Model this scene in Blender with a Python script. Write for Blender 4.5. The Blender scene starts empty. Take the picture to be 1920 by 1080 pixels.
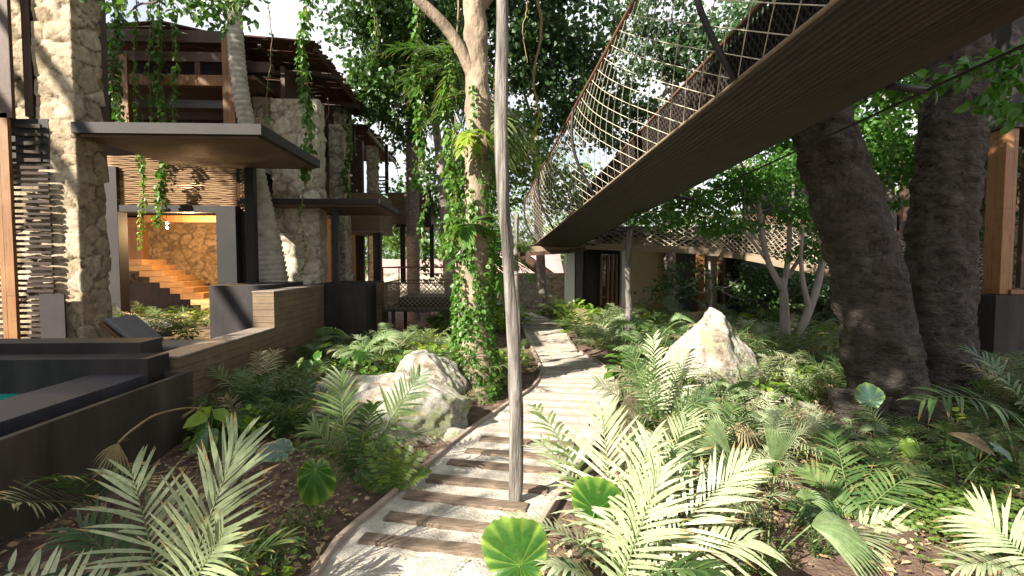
import bpy, bmesh, math, random
import numpy as np
from mathutils import Vector, Matrix
R = math.radians
rng = np.random.default_rng(7); random.seed(7)
sc = bpy.context.scene
col = sc.collection

# ------------------------------------------------------------------ camera
FPX, EYE = 960.0, 2.0
YAW = math.atan(45 / FPX); PITCH = math.atan(47 / FPX)
cam = bpy.data.objects.new('camera', bpy.data.cameras.new('camera')); col.objects.link(cam)
cam.location = (0, 0, EYE); cam.rotation_euler = (R(90) - PITCH, 0, -YAW)
cam.data.sensor_width = 36; cam.data.lens = 18.0; cam.data.clip_end = 2000; cam.data.clip_start = .05
sc.camera = cam
# ------------------------------------------------------------------ sun, sky, exposure
SUN_DIR = Vector((.68, .56, -.58)).normalized()          # the way the light travels
elev = math.asin(-SUN_DIR.z)
sun = bpy.data.objects.new('sun', bpy.data.lights.new('sun', 'SUN')); col.objects.link(sun)
sun.data.energy = 5.0; sun.data.angle = R(.6); sun.data.color = (1, .92, .79)
sun.rotation_euler = SUN_DIR.to_track_quat('-Z', 'Y').to_euler(); sun.location = (-20, -20, 30)
W = bpy.data.worlds.new('World'); sc.world = W; W.use_nodes = True
nt = W.node_tree; nt.nodes.clear()
sk = nt.nodes.new('ShaderNodeTexSky'); sk.sky_type = 'NISHITA'; sk.sun_disc = False
sk.sun_elevation = elev; sk.sun_rotation = math.atan2(-SUN_DIR.x, -SUN_DIR.y); sk.dust_density = 2.0
bg = nt.nodes.new('ShaderNodeBackground'); bg.inputs[1].default_value = .05
wo = nt.nodes.new('ShaderNodeOutputWorld')
tc = nt.nodes.new('ShaderNodeTexCoord'); cn = nt.nodes.new('ShaderNodeTexNoise')
cn.inputs['Scale'].default_value = 2.2; cn.inputs['Detail'].default_value = 6
cr = nt.nodes.new('ShaderNodeValToRGB'); cr.color_ramp.elements[0].position = .3; cr.color_ramp.elements[1].position = .5
mx = nt.nodes.new('ShaderNodeMixRGB'); mx.inputs[2].default_value = (7.4, 7.5, 7.9, 1)
nt.links.new(tc.outputs['Generated'], cn.inputs['Vector']); nt.links.new(cn.outputs[0], cr.inputs[0])
nt.links.new(cr.outputs[0], mx.inputs[0]); nt.links.new(sk.outputs[0], mx.inputs[1])
nt.links.new(mx.outputs[0], bg.inputs[0]); nt.links.new(bg.outputs[0], wo.inputs[0])
sc.view_settings.view_transform = 'Standard'; sc.view_settings.look = 'None'
sc.view_settings.exposure = 1.85; sc.view_settings.gamma = 1
sc.cycles.max_bounces = 7; sc.cycles.transparent_max_bounces = 8; sc.cycles.sample_clamp_indirect = 6
sc.cycles.use_denoising = True

# ------------------------------------------------------------------ geometry helpers
RM = np.array(cam.rotation_euler.to_matrix())
def ray(px, py): return RM @ np.array([px - 960, 540 - py, -FPX])
def P(px, py, Y):                                       # the place at forward distance Y seen there
    r = ray(px, py); return np.array([0, 0, EYE]) + r * (Y / r[1])
def G(px, py, z=0.):
    r = ray(px, py); return np.array([0, 0, EYE]) + r * ((z - EYE) / r[2])
def XZ(px, py, Y): p = P(px, py, Y); return p[0], p[2]
def nrm(v): v = np.asarray(v, float); return v / (np.linalg.norm(v, axis=-1, keepdims=True) + 1e-9)
UP = np.array([0, 0, 1.])

class D:
    def __init__(s): s.V = []; s.F = []; s.M = []; s.S = []; s.n = 0; s.A = {}
    def add(s, v, f, mi=0, sm=True, **attr):
        v = np.asarray(v, float).reshape(-1, 3)
        if not isinstance(f, (list, tuple)) or (len(f) and isinstance(f[0], (int, np.integer))): f = [f]
        groups = {}
        for g in f:
            g = np.asarray(g, int)
            if g.ndim == 1: g = g[None]
            groups.setdefault(g.shape[1], []).append(g)
        for k, gs in groups.items():
            g = np.concatenate(gs) + s.n; s.F.append(g); s.M.append(np.full(len(g), mi)); s.S.append(np.full(len(g), sm))
        for k, a in attr.items():
            s.A.setdefault(k, []).append((s.n, np.asarray(a, float)))
        s.V.append(v); s.n += len(v)
    def box(s, a, b, mi=0):
        x0, x1 = sorted((a[0], b[0])); y0, y1 = sorted((a[1], b[1])); z0, z1 = sorted((a[2], b[2]))
        v = [(x, y, z) for z in (z0, z1) for y in (y0, y1) for x in (x0, x1)]
        s.add(v, [(0, 2, 3, 1), (4, 5, 7, 6), (0, 1, 5, 4), (2, 6, 7, 3), (0, 4, 6, 2), (1, 3, 7, 5)], mi, sm=False)
    def bar(s, a, b, w, h, mi=0, up=UP):                 # rectangular bar between two points
        a = np.asarray(a, float); b = np.asarray(b, float); t = nrm(b - a)
        sd = nrm(np.cross(t, up)); u = np.cross(sd, t)
        v = [p + sd * w / 2 * i + u * h / 2 * j for p in (a, b) for i, j in ((-1, -1), (1, -1), (1, 1), (-1, 1))]
        s.add(v, [(0, 1, 2, 3), (7, 6, 5, 4), (0, 4, 5, 1), (1, 5, 6, 2), (2, 6, 7, 3), (3, 7, 4, 0)], mi, sm=False)
    def tube(s, pts, rad, sides=8, mi=0, wob=0., flute=0, cap=True):
        pts = np.asarray(pts, float); n = len(pts); rad = np.broadcast_to(np.asarray(rad, float), (n,))
        t = nrm(np.gradient(pts, axis=0)); ref = np.array([1, 0, 0.]) if abs(t[0][0]) < .8 else np.array([0, 1., 0])
        V = []; ph = rng.random(4) * 6.28; u = nrm(ref - t[0] * np.dot(ref, t[0]))
        an = np.arange(sides) * 2 * math.pi / sides
        for i in range(n):
            u = nrm(u - t[i] * np.dot(u, t[i])); w = np.cross(t[i], u)
            rr = rad[i] * (1 + wob * (np.sin(an * 2 + ph[0] + i * .35) * .5 + np.sin(an * 3 + ph[1] - i * .6) * .35 + np.sin(an * 5 + ph[2] + i * .9) * .2))
            if flute: rr = rr * (1 + flute * np.sin(an * 7 + ph[3] + i * .1))
            V.append(pts[i] + np.outer(rr * np.cos(an), u) + np.outer(rr * np.sin(an), w))
        V = np.concatenate(V); a = np.arange(sides); b = (a + 1) % sides
        F = np.concatenate([np.stack([a + i * sides, b + i * sides, b + (i + 1) * sides, a + (i + 1) * sides], 1) for i in range(n - 1)])
        fs = [F]
        if cap: fs.append(np.array([list(range(sides))[::-1]])); fs.append(np.array([[(n - 1) * sides + k for k in range(sides)]]))
        s.add(V, fs, mi)
    def grid(s, Pn, mi=0, **attr):                       # Pn: (a,b,3)
        a, b = Pn.shape[:2]; i = np.arange(a * b).reshape(a, b)
        F = np.stack([i[:-1, :-1], i[:-1, 1:], i[1:, 1:], i[1:, :-1]], -1).reshape(-1, 4)
        s.add(Pn.reshape(-1, 3), [F], mi, **{k: np.asarray(v).ravel() for k, v in attr.items()})
    def mesh(s, name, off=(0, 0, 0), smooth=False):
        me = bpy.data.meshes.new(name)
        V = np.concatenate(s.V) - np.asarray(off, float)
        me.vertices.add(len(V)); me.vertices.foreach_set('co', V.ravel())
        lv = np.concatenate([f.ravel() for f in s.F]); ks = np.concatenate([np.full(len(f), f.shape[1]) for f in s.F])
        me.loops.add(len(lv)); me.loops.foreach_set('vertex_index', lv)
        me.polygons.add(len(ks)); st = np.concatenate([[0], np.cumsum(ks)[:-1]])
        me.polygons.foreach_set('loop_start', st); me.polygons.foreach_set('loop_total', ks)
        me.polygons.foreach_set('material_index', np.concatenate(s.M))
        me.polygons.foreach_set('use_smooth', np.concatenate(s.S).astype(bool))
        for k, lst in s.A.items():
            arr = np.zeros(len(V))
            for o, a in lst: arr[o:o + len(a)] = a
            at = me.attributes.new(k, 'FLOAT', 'POINT'); at.data.foreach_set('value', arr)
        me.update(calc_edges=True); me.validate()
        return me

def setp(o, label=None, cat=None, group=None, kind=None):
    if label: o['label'] = label
    if cat: o['category'] = cat
    if group: o['group'] = group
    if kind: o['kind'] = kind
    return o
def empty(name, loc, label, cat, group=None):
    o = bpy.data.objects.new(name, None); col.objects.link(o); o.location = [float(c) for c in loc]
    o.empty_display_size = .2
    return setp(o, label, cat, group)
def wloc(o):
    l = np.array(o.location)
    return l + wloc(o.parent) if o.parent else l
def part(name, d, mats, root, smooth=False, bevel=0, label=None):
    me = d.mesh(name, wloc(root), smooth)
    for m in (mats if isinstance(mats, (list, tuple)) else [mats]): me.materials.append(m)
    if bevel: do_bevel(me, bevel)
    o = bpy.data.objects.new(name, me); col.objects.link(o); o.parent = root
    if label: o['label'] = label
    return o
def solo(name, d, mats, loc, label=None, cat=None, group=None, kind=None, smooth=False, bevel=0):
    me = d.mesh(name, loc, smooth)
    for m in (mats if isinstance(mats, (list, tuple)) else [mats]): me.materials.append(m)
    if bevel: do_bevel(me, bevel)
    o = bpy.data.objects.new(name, me); col.objects.link(o); o.location = [float(c) for c in loc]
    return setp(o, label, cat, group, kind)
def do_bevel(me, w):
    bm = bmesh.new(); bm.from_mesh(me)
    bmesh.ops.bevel(bm, geom=bm.edges[:], offset=w, segments=1, affect='EDGES'); bm.to_mesh(me); bm.free()
def box(a, b): d = D(); d.box(a, b); return d

# value noise for meshes
def vnoise(p, s=1., seed=0):
    p = np.asarray(p, float) * s + seed * 17.13
    return (np.sin(p[..., 0] * 1.7 + np.sin(p[..., 1] * 2.3 + 1.1) * 1.3) * np.cos(p[..., 1] * 1.9 + np.sin(p[..., 2] * 2.1 + .7)) +
            .5 * np.sin(p[..., 0] * 4.1 + p[..., 2] * 3.3 + 2) * np.sin(p[..., 1] * 3.7 + p[..., 2] * 1.3) + .25 * np.sin(p[..., 0] * 8.3 + p[..., 1] * 7.1 + 4) * np.cos(p[..., 2] * 7.7)) / 1.75

# ------------------------------------------------------------------ materials
def newmat(name):
    m = bpy.data.materials.new(name); m.use_nodes = True; n = m.node_tree
    return m, n, n.nodes['Principled BSDF'], n.nodes['Material Output']
def ramp(n, cols, pos=None):
    r = n.nodes.new('ShaderNodeValToRGB'); e = r.color_ramp.elements
    k = len(cols)
    while len(e) < k: e.new(.5)
    for i, c in enumerate(cols):
        e[i].position = pos[i] if pos else i / (k - 1); e[i].color = (*c, 1)
    return r
def coords(n, stretch=(1, 1, 1), kind='Object'):
    t = n.nodes.new('ShaderNodeTexCoord'); mp = n.nodes.new('ShaderNodeMapping'); mp.inputs['Scale'].default_value = stretch
    n.links.new(t.outputs[kind], mp.inputs[0]); return mp.outputs[0]
def noise(n, vec, scale, detail=6, rough=.6):
    t = n.nodes.new('ShaderNodeTexNoise'); t.inputs['Scale'].default_value = scale; t.inputs['Detail'].default_value = detail
    t.inputs['Roughness'].default_value = rough; n.links.new(vec, t.inputs['Vector']); return t.outputs[0]
def bump(n, b, h, strength=.4, dist=.02):
    t = n.nodes.new('ShaderNodeBump'); t.inputs['Strength'].default_value = strength; t.inputs['Distance'].default_value = dist
    n.links.new(h, t.inputs['Height'])
    n.links.new(t.outputs[0], b.inputs['Normal']); return t
def mat_noise(name, cols, scale=3, rough=.8, bs=20, bst=.4, bd=.02, stretch=(1, 1, 1), pos=None, spec=.3, detail=8):
    m, n, b, o = newmat(name); v = coords(n, stretch)
    r = ramp(n, cols, pos or [.3 + .4 * i / (len(cols) - 1) for i in range(len(cols))]); n.links.new(noise(n, v, scale, detail), r.inputs[0])
    n.links.new(r.outputs[0], b.inputs['Base Color']); b.inputs['Roughness'].default_value = rough
    b.inputs['Specular IOR Level'].default_value = spec
    bump(n, b, noise(n, v, bs, 6), bst, bd); return m
def mat_wood(name, c1, c2, c3, board=.14, axis='wall', length=1.6, rough=.6, gap=.004):
    m, n, b, o = newmat(name); t = n.nodes.new('ShaderNodeTexCoord'); s = n.nodes.new('ShaderNodeSeparateXYZ')
    n.links.new(t.outputs['Object'], s.inputs[0]); c = n.nodes.new('ShaderNodeCombineXYZ')
    if axis == 'wall':
        a = n.nodes.new('ShaderNodeMath'); n.links.new(s.outputs[0], a.inputs[0]); n.links.new(s.outputs[1], a.inputs[1])
        n.links.new(a.outputs[0], c.inputs[0]); n.links.new(s.outputs[2], c.inputs[1])
    elif axis == 'vert':
        a = n.nodes.new('ShaderNodeMath'); n.links.new(s.outputs[0], a.inputs[0]); n.links.new(s.outputs[1], a.inputs[1])
        n.links.new(a.outputs[0], c.inputs[1]); n.links.new(s.outputs[2], c.inputs[0])
    elif axis == 'x': n.links.new(s.outputs[0], c.inputs[0]); n.links.new(s.outputs[1], c.inputs[1])
    else: n.links.new(s.outputs[1], c.inputs[0]); n.links.new(s.outputs[0], c.inputs[1])
    br = n.nodes.new('ShaderNodeTexBrick'); n.links.new(c.outputs[0], br.inputs[0])
    br.inputs['Scale'].default_value = 1; br.inputs['Brick Width'].default_value = length; br.inputs['Row Height'].default_value = board
    br.inputs['Mortar Size'].default_value = gap; br.inputs['Color1'].default_value = (*c1, 1); br.inputs['Color2'].default_value = (*c2, 1)
    br.inputs['Mortar'].default_value = (c1[0] * .2, c1[1] * .2, c1[2] * .2, 1); br.inputs['Bias'].default_value = 0
    mp = n.nodes.new('ShaderNodeMapping'); mp.inputs['Scale'].default_value = (1.5, 38, 1); n.links.new(c.outputs[0], mp.inputs[0])
    g = noise(n, mp.outputs[0], 1.3, 8, .65); r = ramp(n, [(.35, .33, .3), (1, 1, 1)], [.3, .65]); n.links.new(g, r.inputs[0])
    mm = n.nodes.new('ShaderNodeMixRGB'); mm.blend_type = 'MULTIPLY'; mm.inputs[0].default_value = .75
    n.links.new(br.outputs[0], mm.inputs[1]); n.links.new(r.outputs[0], mm.inputs[2])
    m3 = n.nodes.new('ShaderNodeMixRGB'); m3.inputs[2].default_value = (*c3, 1)
    r3 = ramp(n, [(0, 0, 0), (.5, .5, .5)], [.45, .7]); n.links.new(noise(n, coords(n), 2.5), r3.inputs[0]); n.links.new(r3.outputs[0], m3.inputs[0])
    n.links.new(mm.outputs[0], m3.inputs[1]); n.links.new(m3.outputs[0], b.inputs['Base Color'])
    b.inputs['Roughness'].default_value = rough
    mb = n.nodes.new('ShaderNodeMath'); mb.operation = 'SUBTRACT'; n.links.new(g, mb.inputs[0]); n.links.new(br.outputs['Fac'], mb.inputs[1])
    bump(n, b, mb.outputs[0], .5, .012); return m
def mat_leaf(name, cols, trans=.35, rough=.42, spec=.45, vein=False, tcol=None):
    m, n, b, o = newmat(name); g = n.nodes.new('ShaderNodeNewGeometry'); oi = n.nodes.new('ShaderNodeObjectInfo')
    r = ramp(n, cols); a = n.nodes.new('ShaderNodeMath'); a.operation = 'MULTIPLY_ADD'; a.inputs[1].default_value = .5
    a2 = n.nodes.new('ShaderNodeMath'); a2.operation = 'MULTIPLY'; a2.inputs[1].default_value = .5
    n.links.new(oi.outputs['Random'], a2.inputs[0]); n.links.new(g.outputs['Random Per Island'], a.inputs[0]); n.links.new(a2.outputs[0], a.inputs[2])
    n.links.new(a.outputs[0], r.inputs[0]); c = r.outputs[0]
    if vein:
        at = n.nodes.new('ShaderNodeAttribute'); at.attribute_name = 'vein'
        rv = ramp(n, [(0, 0, 0), (.8, .8, .8)], [.2, 1]); n.links.new(at.outputs['Fac'], rv.inputs[0])
        mv = n.nodes.new('ShaderNodeMixRGB'); mv.inputs[2].default_value = (.30, .42, .07, 1)
        n.links.new(rv.outputs[0], mv.inputs[0]); n.links.new(c, mv.inputs[1]); c = mv.outputs[0]
        rs = ramp(n, [(1, 1, 1), (0, 0, 0)], [.30, .35]); n.links.new(noise(n, coords(n), 22, 4), rs.inputs[0]); ms_ = n.nodes.new('ShaderNodeMixRGB'); ms_.inputs[2].default_value = (.2, .14, .05, 1)
        n.links.new(rs.outputs[0], ms_.inputs[0]); n.links.new(c, ms_.inputs[1]); c = ms_.outputs[0]
    if not vein and trans > .2:
        at = n.nodes.new('ShaderNodeAttribute'); at.attribute_name = 'tip'; tn_ = n.nodes.new('ShaderNodeMath'); tn_.operation = 'MULTIPLY_ADD'; tn_.inputs[1].default_value = .35
        n.links.new(noise(n, coords(n), 9, 3), tn_.inputs[0]); n.links.new(at.outputs['Fac'], tn_.inputs[2]); rt = ramp(n, [(0, 0, 0), (.85, .85, .85)], [.98, 1.16]); n.links.new(tn_.outputs[0], rt.inputs[0])
        mt = n.nodes.new('ShaderNodeMixRGB'); mt.inputs[2].default_value = (.26, .17, .07, 1); n.links.new(rt.outputs[0], mt.inputs[0]); n.links.new(c, mt.inputs[1]); c = mt.outputs[0]
    nz = noise(n, coords(n), 30, 3); rn = ramp(n, [(.72, .72, .68), (1.1, 1.1, 1.05)], [.3, .7]); n.links.new(nz, rn.inputs[0])
    mu = n.nodes.new('ShaderNodeMixRGB'); mu.blend_type = 'MULTIPLY'; mu.inputs[0].default_value = 1
    n.links.new(c, mu.inputs[1]); n.links.new(rn.outputs[0], mu.inputs[2]); c = mu.outputs[0]
    n.links.new(c, b.inputs['Base Color']); b.inputs['Roughness'].default_value = rough; b.inputs['Specular IOR Level'].default_value = spec
    bump(n, b, nz, .25, .01)
    tr = n.nodes.new('ShaderNodeBsdfTranslucent'); tm = n.nodes.new('ShaderNodeMixRGB'); tm.blend_type = 'MULTIPLY'; tm.inputs[0].default_value = 1
    tm.inputs[2].default_value = (*(tcol or (1.25, 1.4, .6)), 1); n.links.new(c, tm.inputs[1]); n.links.new(tm.outputs[0], tr.inputs[0])
    ms = n.nodes.new('ShaderNodeMixShader'); ms.inputs[0].default_value = trans
    n.links.new(b.outputs[0], ms.inputs[1]); n.links.new(tr.outputs[0], ms.inputs[2]); n.links.new(ms.outputs[0], o.inputs[0]); return m
def mat_stone(name, cols, gapc, bst=.7):
    m, n, b, o = newmat(name); at = n.nodes.new('ShaderNodeAttribute'); at.attribute_name = 'cell'; ag = n.nodes.new('ShaderNodeAttribute'); ag.attribute_name = 'gap'
    r = ramp(n, cols); n.links.new(at.outputs['Fac'], r.inputs[0]); v = coords(n)
    nz = noise(n, v, 9, 10, .7); rn = ramp(n, [(.5, .47, .43), (1.15, 1.12, 1.05)], [.32, .66]); n.links.new(nz, rn.inputs[0])
    mu = n.nodes.new('ShaderNodeMixRGB'); mu.blend_type = 'MULTIPLY'; mu.inputs[0].default_value = 1
    n.links.new(r.outputs[0], mu.inputs[1]); n.links.new(rn.outputs[0], mu.inputs[2])
    mg = n.nodes.new('ShaderNodeMixRGB'); mg.inputs[2].default_value = (*gapc, 1); n.links.new(ag.outputs['Fac'], mg.inputs[0]); n.links.new(mu.outputs[0], mg.inputs[1])
    n.links.new(mg.outputs[0], b.inputs['Base Color']); b.inputs['Roughness'].default_value = .9; b.inputs['Specular IOR Level'].default_value = .2
    bump(n, b, noise(n, v, 26, 8, .7), bst, .03); return m
def mat_emit(name, c, s):
    m, n, b, o = newmat(name); b.inputs['Emission Color'].default_value = (*c, 1); b.inputs['Emission Strength'].default_value = s; return m

M = {}
M['stone'] = mat_stone('rubble_stone', [(.34, .27, .19), (.48, .40, .30), (.29, .23, .155), (.53, .46, .37)], (.10, .07, .045))
M['stone_w'] = mat_stone('pale_rubble_stone', [(.46, .42, .35), (.58, .54, .46), (.42, .375, .30), (.60, .57, .51)], (.14, .115, .085))
M['stone_b'] = mat_stone('brown_rubble_stone', [(.36, .25, .14), (.46, .33, .19), (.31, .21, .12), (.42, .31, .2)], (.10, .07, .04))
M['steel'] = mat_noise('dark_steel', [(.016, .015, .016), (.026, .024, .025)], 2, .5, 30, .1)
M['render_dark'] = mat_noise('dark_render', [(.013, .011, .011), (.026, .022, .022), (.046, .04, .037)], 2.2, .7, 40, .4, .008, stretch=(1, 1, .3), detail=12)
M['brown_render'] = mat_noise('brown_render', [(.024, .018, .014), (.046, .034, .027), (.075, .06, .05)], 2.0, .72, 35, .5, .01, stretch=(1, 1, .3), detail=12)
M['render_grey'] = mat_noise('grey_render', [(.09, .085, .092), (.12, .115, .12)], 1.2, .8, 30, .2, .006)
M['deck_stone'] = mat_wood('slate_deck', (.034, .031, .042), (.046, .042, .055), (.028, .026, .034), .09, 'y', .5, .55, .003)
M['timber_wall'] = mat_wood('weathered_board_wall', (.20, .135, .08), (.155, .105, .062), (.25, .18, .115), .11, 'wall', 2.2, .75)
M['coping'] = mat_wood('pale_wood_coping', (.25, .2, .165), (.21, .17, .14), (.3, .25, .2), .3, 'y', 2.4, .7)
M['soffit'] = mat_wood('brown_board_soffit', (.15, .072, .034), (.11, .054, .026), (.18, .095, .046), .08, 'x', 2.5, .6)
M['dark_wood'] = mat_wood('dark_brown_wood', (.075, .036, .022), (.06, .03, .018), (.1, .05, .03), .2, 'vert', 3, .6)
M['orange_wood'] = mat_wood('honey_wood', (.27, .125, .042), (.22, .10, .034), (.31, .16, .06), .2, 'vert', 3, .5)
M['stair_wood'] = mat_wood('stair_wood', (.46, .26, .10), (.40, .22, .085), (.5, .3, .13), .3, 'wall', 3, .5)
M['stick'] = mat_noise('roof_sticks', [(.045, .02, .016), (.085, .042, .03), (.12, .065, .045)], 3, .85, 25, .5, stretch=(.6, 8, 8))
M['reed'] = mat_noise('woven_reed', [(.13, .07, .035), (.24, .15, .08), (.32, .21, .12)], 4, .8, 25, .5, stretch=(.8, 8, 14))
M['slat'] = mat_noise('dark_slats', [(.022, .013, .009), (.042, .025, .017)], 4, .7, 25, .3, stretch=(1, 8, 8))
M['bridge_floor'] = mat_noise('woven_bridge_cord', [(.032, .027, .024), (.062, .053, .047)], 3, .75, 60, .4, .004, stretch=(9, .4, 9))
M['beam'] = mat_noise('bridge_beam_wood', [(.16, .12, .08), (.25, .19, .135)], 2, .75, 20, .3, stretch=(1, 1, 8))
M['rope'] = mat_noise('pale_rope', [(.42, .37, .28), (.58, .52, .41)], 20, .9, 120, .4, .003)
M['rope_dark'] = mat_noise('dark_rope', [(.16, .12, .085), (.26, .2, .14)], 20, .9, 120, .4, .003)
M['cord_brown'] = mat_noise('brown_cord', [(.014, .010, .008), (.026, .019, .015)], 12, .85, 60, .3, .003)
M['cloth'] = mat_noise('dark_woven_cloth', [(.018, .013, .01), (.032, .024, .018)], 5, .95, 90, .6, .004)
M['rust'] = mat_noise('rusty_rail', [(.10, .045, .03), (.18, .08, .045)], 12, .7, 60, .3, .003)
M['black'] = mat_noise('black_metal', [(.016, .014, .014), (.025, .022, .022)], 3, .5, 40, .1)
M['bark_pale'] = mat_noise('pale_bark', [(.13, .10, .075), (.24, .185, .13), (.33, .265, .2)], 5, .9, 22, .8, .03, stretch=(1, 1, .45))
M['bark_dark'] = mat_noise('dark_grey_bark', [(.075, .062, .052), (.13, .11, .095), (.20, .175, .15)], 3.2, .9, 14, .8, .035, stretch=(1, 1, 2.4))
def mat_bigbark():
    m, n, b, o = newmat('scarred_dark_bark'); v = coords(n, (1, 1, 2.2)); v1 = coords(n)
    r = ramp(n, [(.03, .024, .019), (.062, .051, .042), (.105, .088, .073)], [.35, .5, .68]); n.links.new(noise(n, v, 4, 12, .72), r.inputs[0])
    rl = ramp(n, [(0, 0, 0), (1, 1, 1)], [.58, .66]); n.links.new(noise(n, v1, 2.4, 8, .7), rl.inputs[0])
    mm = n.nodes.new('ShaderNodeMixRGB'); mm.inputs[2].default_value = (.12, .115, .095, 1); n.links.new(rl.outputs[0], mm.inputs[0]); n.links.new(r.outputs[0], mm.inputs[1])
    vo = n.nodes.new('ShaderNodeTexVoronoi'); vo.feature = 'DISTANCE_TO_EDGE'; vo.inputs['Scale'].default_value = 7; n.links.new(v, vo.inputs['Vector'])
    rv = ramp(n, [(0, 0, 0), (1, 1, 1)], [0, .12]); n.links.new(vo.outputs[0], rv.inputs[0])
    a = n.nodes.new('ShaderNodeMath'); a.operation = 'MULTIPLY_ADD'; a.inputs[1].default_value = .16; n.links.new(rv.outputs[0], a.inputs[0]); n.links.new(noise(n, v, 7, 12, .68), a.inputs[2])
    n.links.new(mm.outputs[0], b.inputs['Base Color']); b.inputs['Roughness'].default_value = .85; b.inputs['Specular IOR Level'].default_value = .3; bump(n, b, a.outputs[0], 1, .09); return m
M['bigbark'] = mat_bigbark()
M['bark_grey'] = mat_noise('silver_bark', [(.16, .13, .12), (.28, .24, .22), (.36, .31, .28)], 6, .85, 30, .6, .02, stretch=(1, 1, .4))
M['pole'] = mat_noise('weathered_pole', [(.055, .047, .042), (.15, .135, .12), (.27, .25, .23)], 7, .85, 30, .8, .02, stretch=(3, 3, .28), pos=[.32, .5, .68])
M['palm_bark'] = mat_noise('palm_bark', [(.26, .23, .19), (.36, .33, .28), (.44, .4, .34)], 6, .85, 30, .5, .02)
M['soil'] = mat_noise('leaf_mould_soil', [(.075, .045, .032), (.13, .085, .062), (.22, .155, .12)], 6, .95, 35, 1, .04, detail=12)
M['sand'] = mat_noise('pale_sand', [(.27, .24, .2), (.41, .375, .325), (.54, .505, .45)], 5, .95, 45, .9, .02, detail=12)
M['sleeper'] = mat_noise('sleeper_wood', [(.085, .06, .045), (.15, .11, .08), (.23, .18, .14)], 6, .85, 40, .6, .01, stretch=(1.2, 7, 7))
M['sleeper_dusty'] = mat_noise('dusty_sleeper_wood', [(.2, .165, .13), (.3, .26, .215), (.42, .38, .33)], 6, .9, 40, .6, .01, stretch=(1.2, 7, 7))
M['kerb'] = mat_noise('kerb_wood', [(.22, .165, .13), (.34, .27, .22)], 5, .85, 25, .6, .01)
def mat_rock(name, moss, k=1.):
    m, n, b, o = newmat(name); v = coords(n)
    r = ramp(n, [(.10 * k, .06 * k, .04 * k), (.22 * k, .175 * k, .14 * k), (.36 * k, .34 * k, .30 * k), (.50 * k, .50 * k, .47 * k)], [.32, .41, .48, .60]); n.links.new(noise(n, v, 4.5, 14, .78), r.inputs[0])
    r2 = ramp(n, [(.68, .6, .53), (1, 1, 1)], [.40, .50]); n.links.new(noise(n, v, 1.6, 8, .7), r2.inputs[0]); mu = n.nodes.new('ShaderNodeMixRGB'); mu.blend_type = 'MULTIPLY'; mu.inputs[0].default_value = 1
    n.links.new(r.outputs[0], mu.inputs[1]); n.links.new(r2.outputs[0], mu.inputs[2])
    rm = ramp(n, [(0, 0, 0), (.9, .9, .9)], [.50, .60]); n.links.new(noise(n, v, 2.3, 10, .7), rm.inputs[0])
    mm = n.nodes.new('ShaderNodeMixRGB'); mm.inputs[2].default_value = (*moss, 1); n.links.new(rm.outputs[0], mm.inputs[0]); n.links.new(mu.outputs[0], mm.inputs[1])
    n.links.new(mm.outputs[0], b.inputs['Base Color']); b.inputs['Roughness'].default_value = .9; bump(n, b, noise(n, v, 7, 14, .78), 1, .09); return m
M['rock'] = mat_rock('lichen_rock', (.19, .22, .08), 1.35); M['rock2'] = mat_rock('mossy_pointed_rock', (.24, .28, .13), 1.05)
M['leaf_palm'] = mat_leaf('palm_leaf', [(.018, .045, .014), (.036, .08, .024), (.075, .135, .04), (.16, .22, .085), (.26, .31, .15)])
M['leaf_sunlit'] = mat_leaf('sunlit_palm_leaf', [(.20, .25, .14), (.31, .36, .22), (.43, .46, .32)], .28)  # palm leaf painted paler, with sun glare put into its colour
M['leaf_fan'] = mat_leaf('fan_palm_leaf', [(.10, .17, .065), (.17, .24, .11), (.24, .31, .17)], .35)
M['leaf_ear'] = mat_leaf('elephant_ear_leaf', [(.016, .065, .008), (.026, .09, .012), (.05, .13, .02)], .25, .35, .5, True)
M['leaf_blue'] = mat_leaf('blue_green_leaf', [(.03, .07, .06), (.05, .10, .08)], .15, .4, .6, True)
M['leaf_broad'] = mat_leaf('broad_leaf', [(.018, .05, .01), (.05, .12, .018), (.12, .21, .03), (.28, .34, .05)])
M['leaf_lime'] = mat_leaf('lime_leaf', [(.10, .20, .02), (.19, .30, .03), (.36, .42, .06)], .45)
M['leaf_shrub'] = mat_leaf('narrow_shrub_leaf', [(.03, .07, .02), (.08, .14, .035), (.18, .24, .08)])
M['leaf_tree'] = mat_leaf('tree_leaf', [(.025, .065, .018), (.05, .115, .028), (.095, .175, .04), (.16, .25, .06)], .35, .38, .55)
M['leaf_tree2'] = mat_leaf('dark_tree_leaf', [(.028, .065, .028), (.055, .115, .045), (.09, .165, .06)], .4, .4, .5)
M['leaf_star'] = mat_leaf('fresh_tree_leaf', [(.05, .14, .02), (.075, .2, .03), (.13, .28, .05)], .45)
M['leaf_vine'] = mat_leaf('vine_leaf', [(.045, .12, .02), (.08, .18, .025), (.17, .28, .05)], .4)
M['leaf_dry'] = mat_leaf('dry_leaf', [(.22, .17, .10), (.32, .26, .16), (.40, .34, .22)], .3, .7, .2, tcol=(1, .9, .6))
M['litter'] = mat_leaf('fallen_leaf', [(.13, .075, .045), (.26, .17, .10), (.44, .34, .21), (.34, .3, .14)], .1, .8, .2)
M['cover'] = mat_leaf('clover_leaf', [(.10, .18, .04), (.17, .27, .06), (.27, .36, .11)], .4)
M['stem'] = mat_noise('green_stem', [(.06, .10, .03), (.13, .17, .06)], 8, .6, 20, .2)
M['vine_stem'] = mat_noise('vine_stem', [(.14, .10, .05), (.26, .19, .09)], 8, .8, 20, .4)
M['cushion'] = mat_noise('grey_cushion', [(.09, .085, .09), (.13, .125, .13)], 5, .95, 80, .3, .004)
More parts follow.
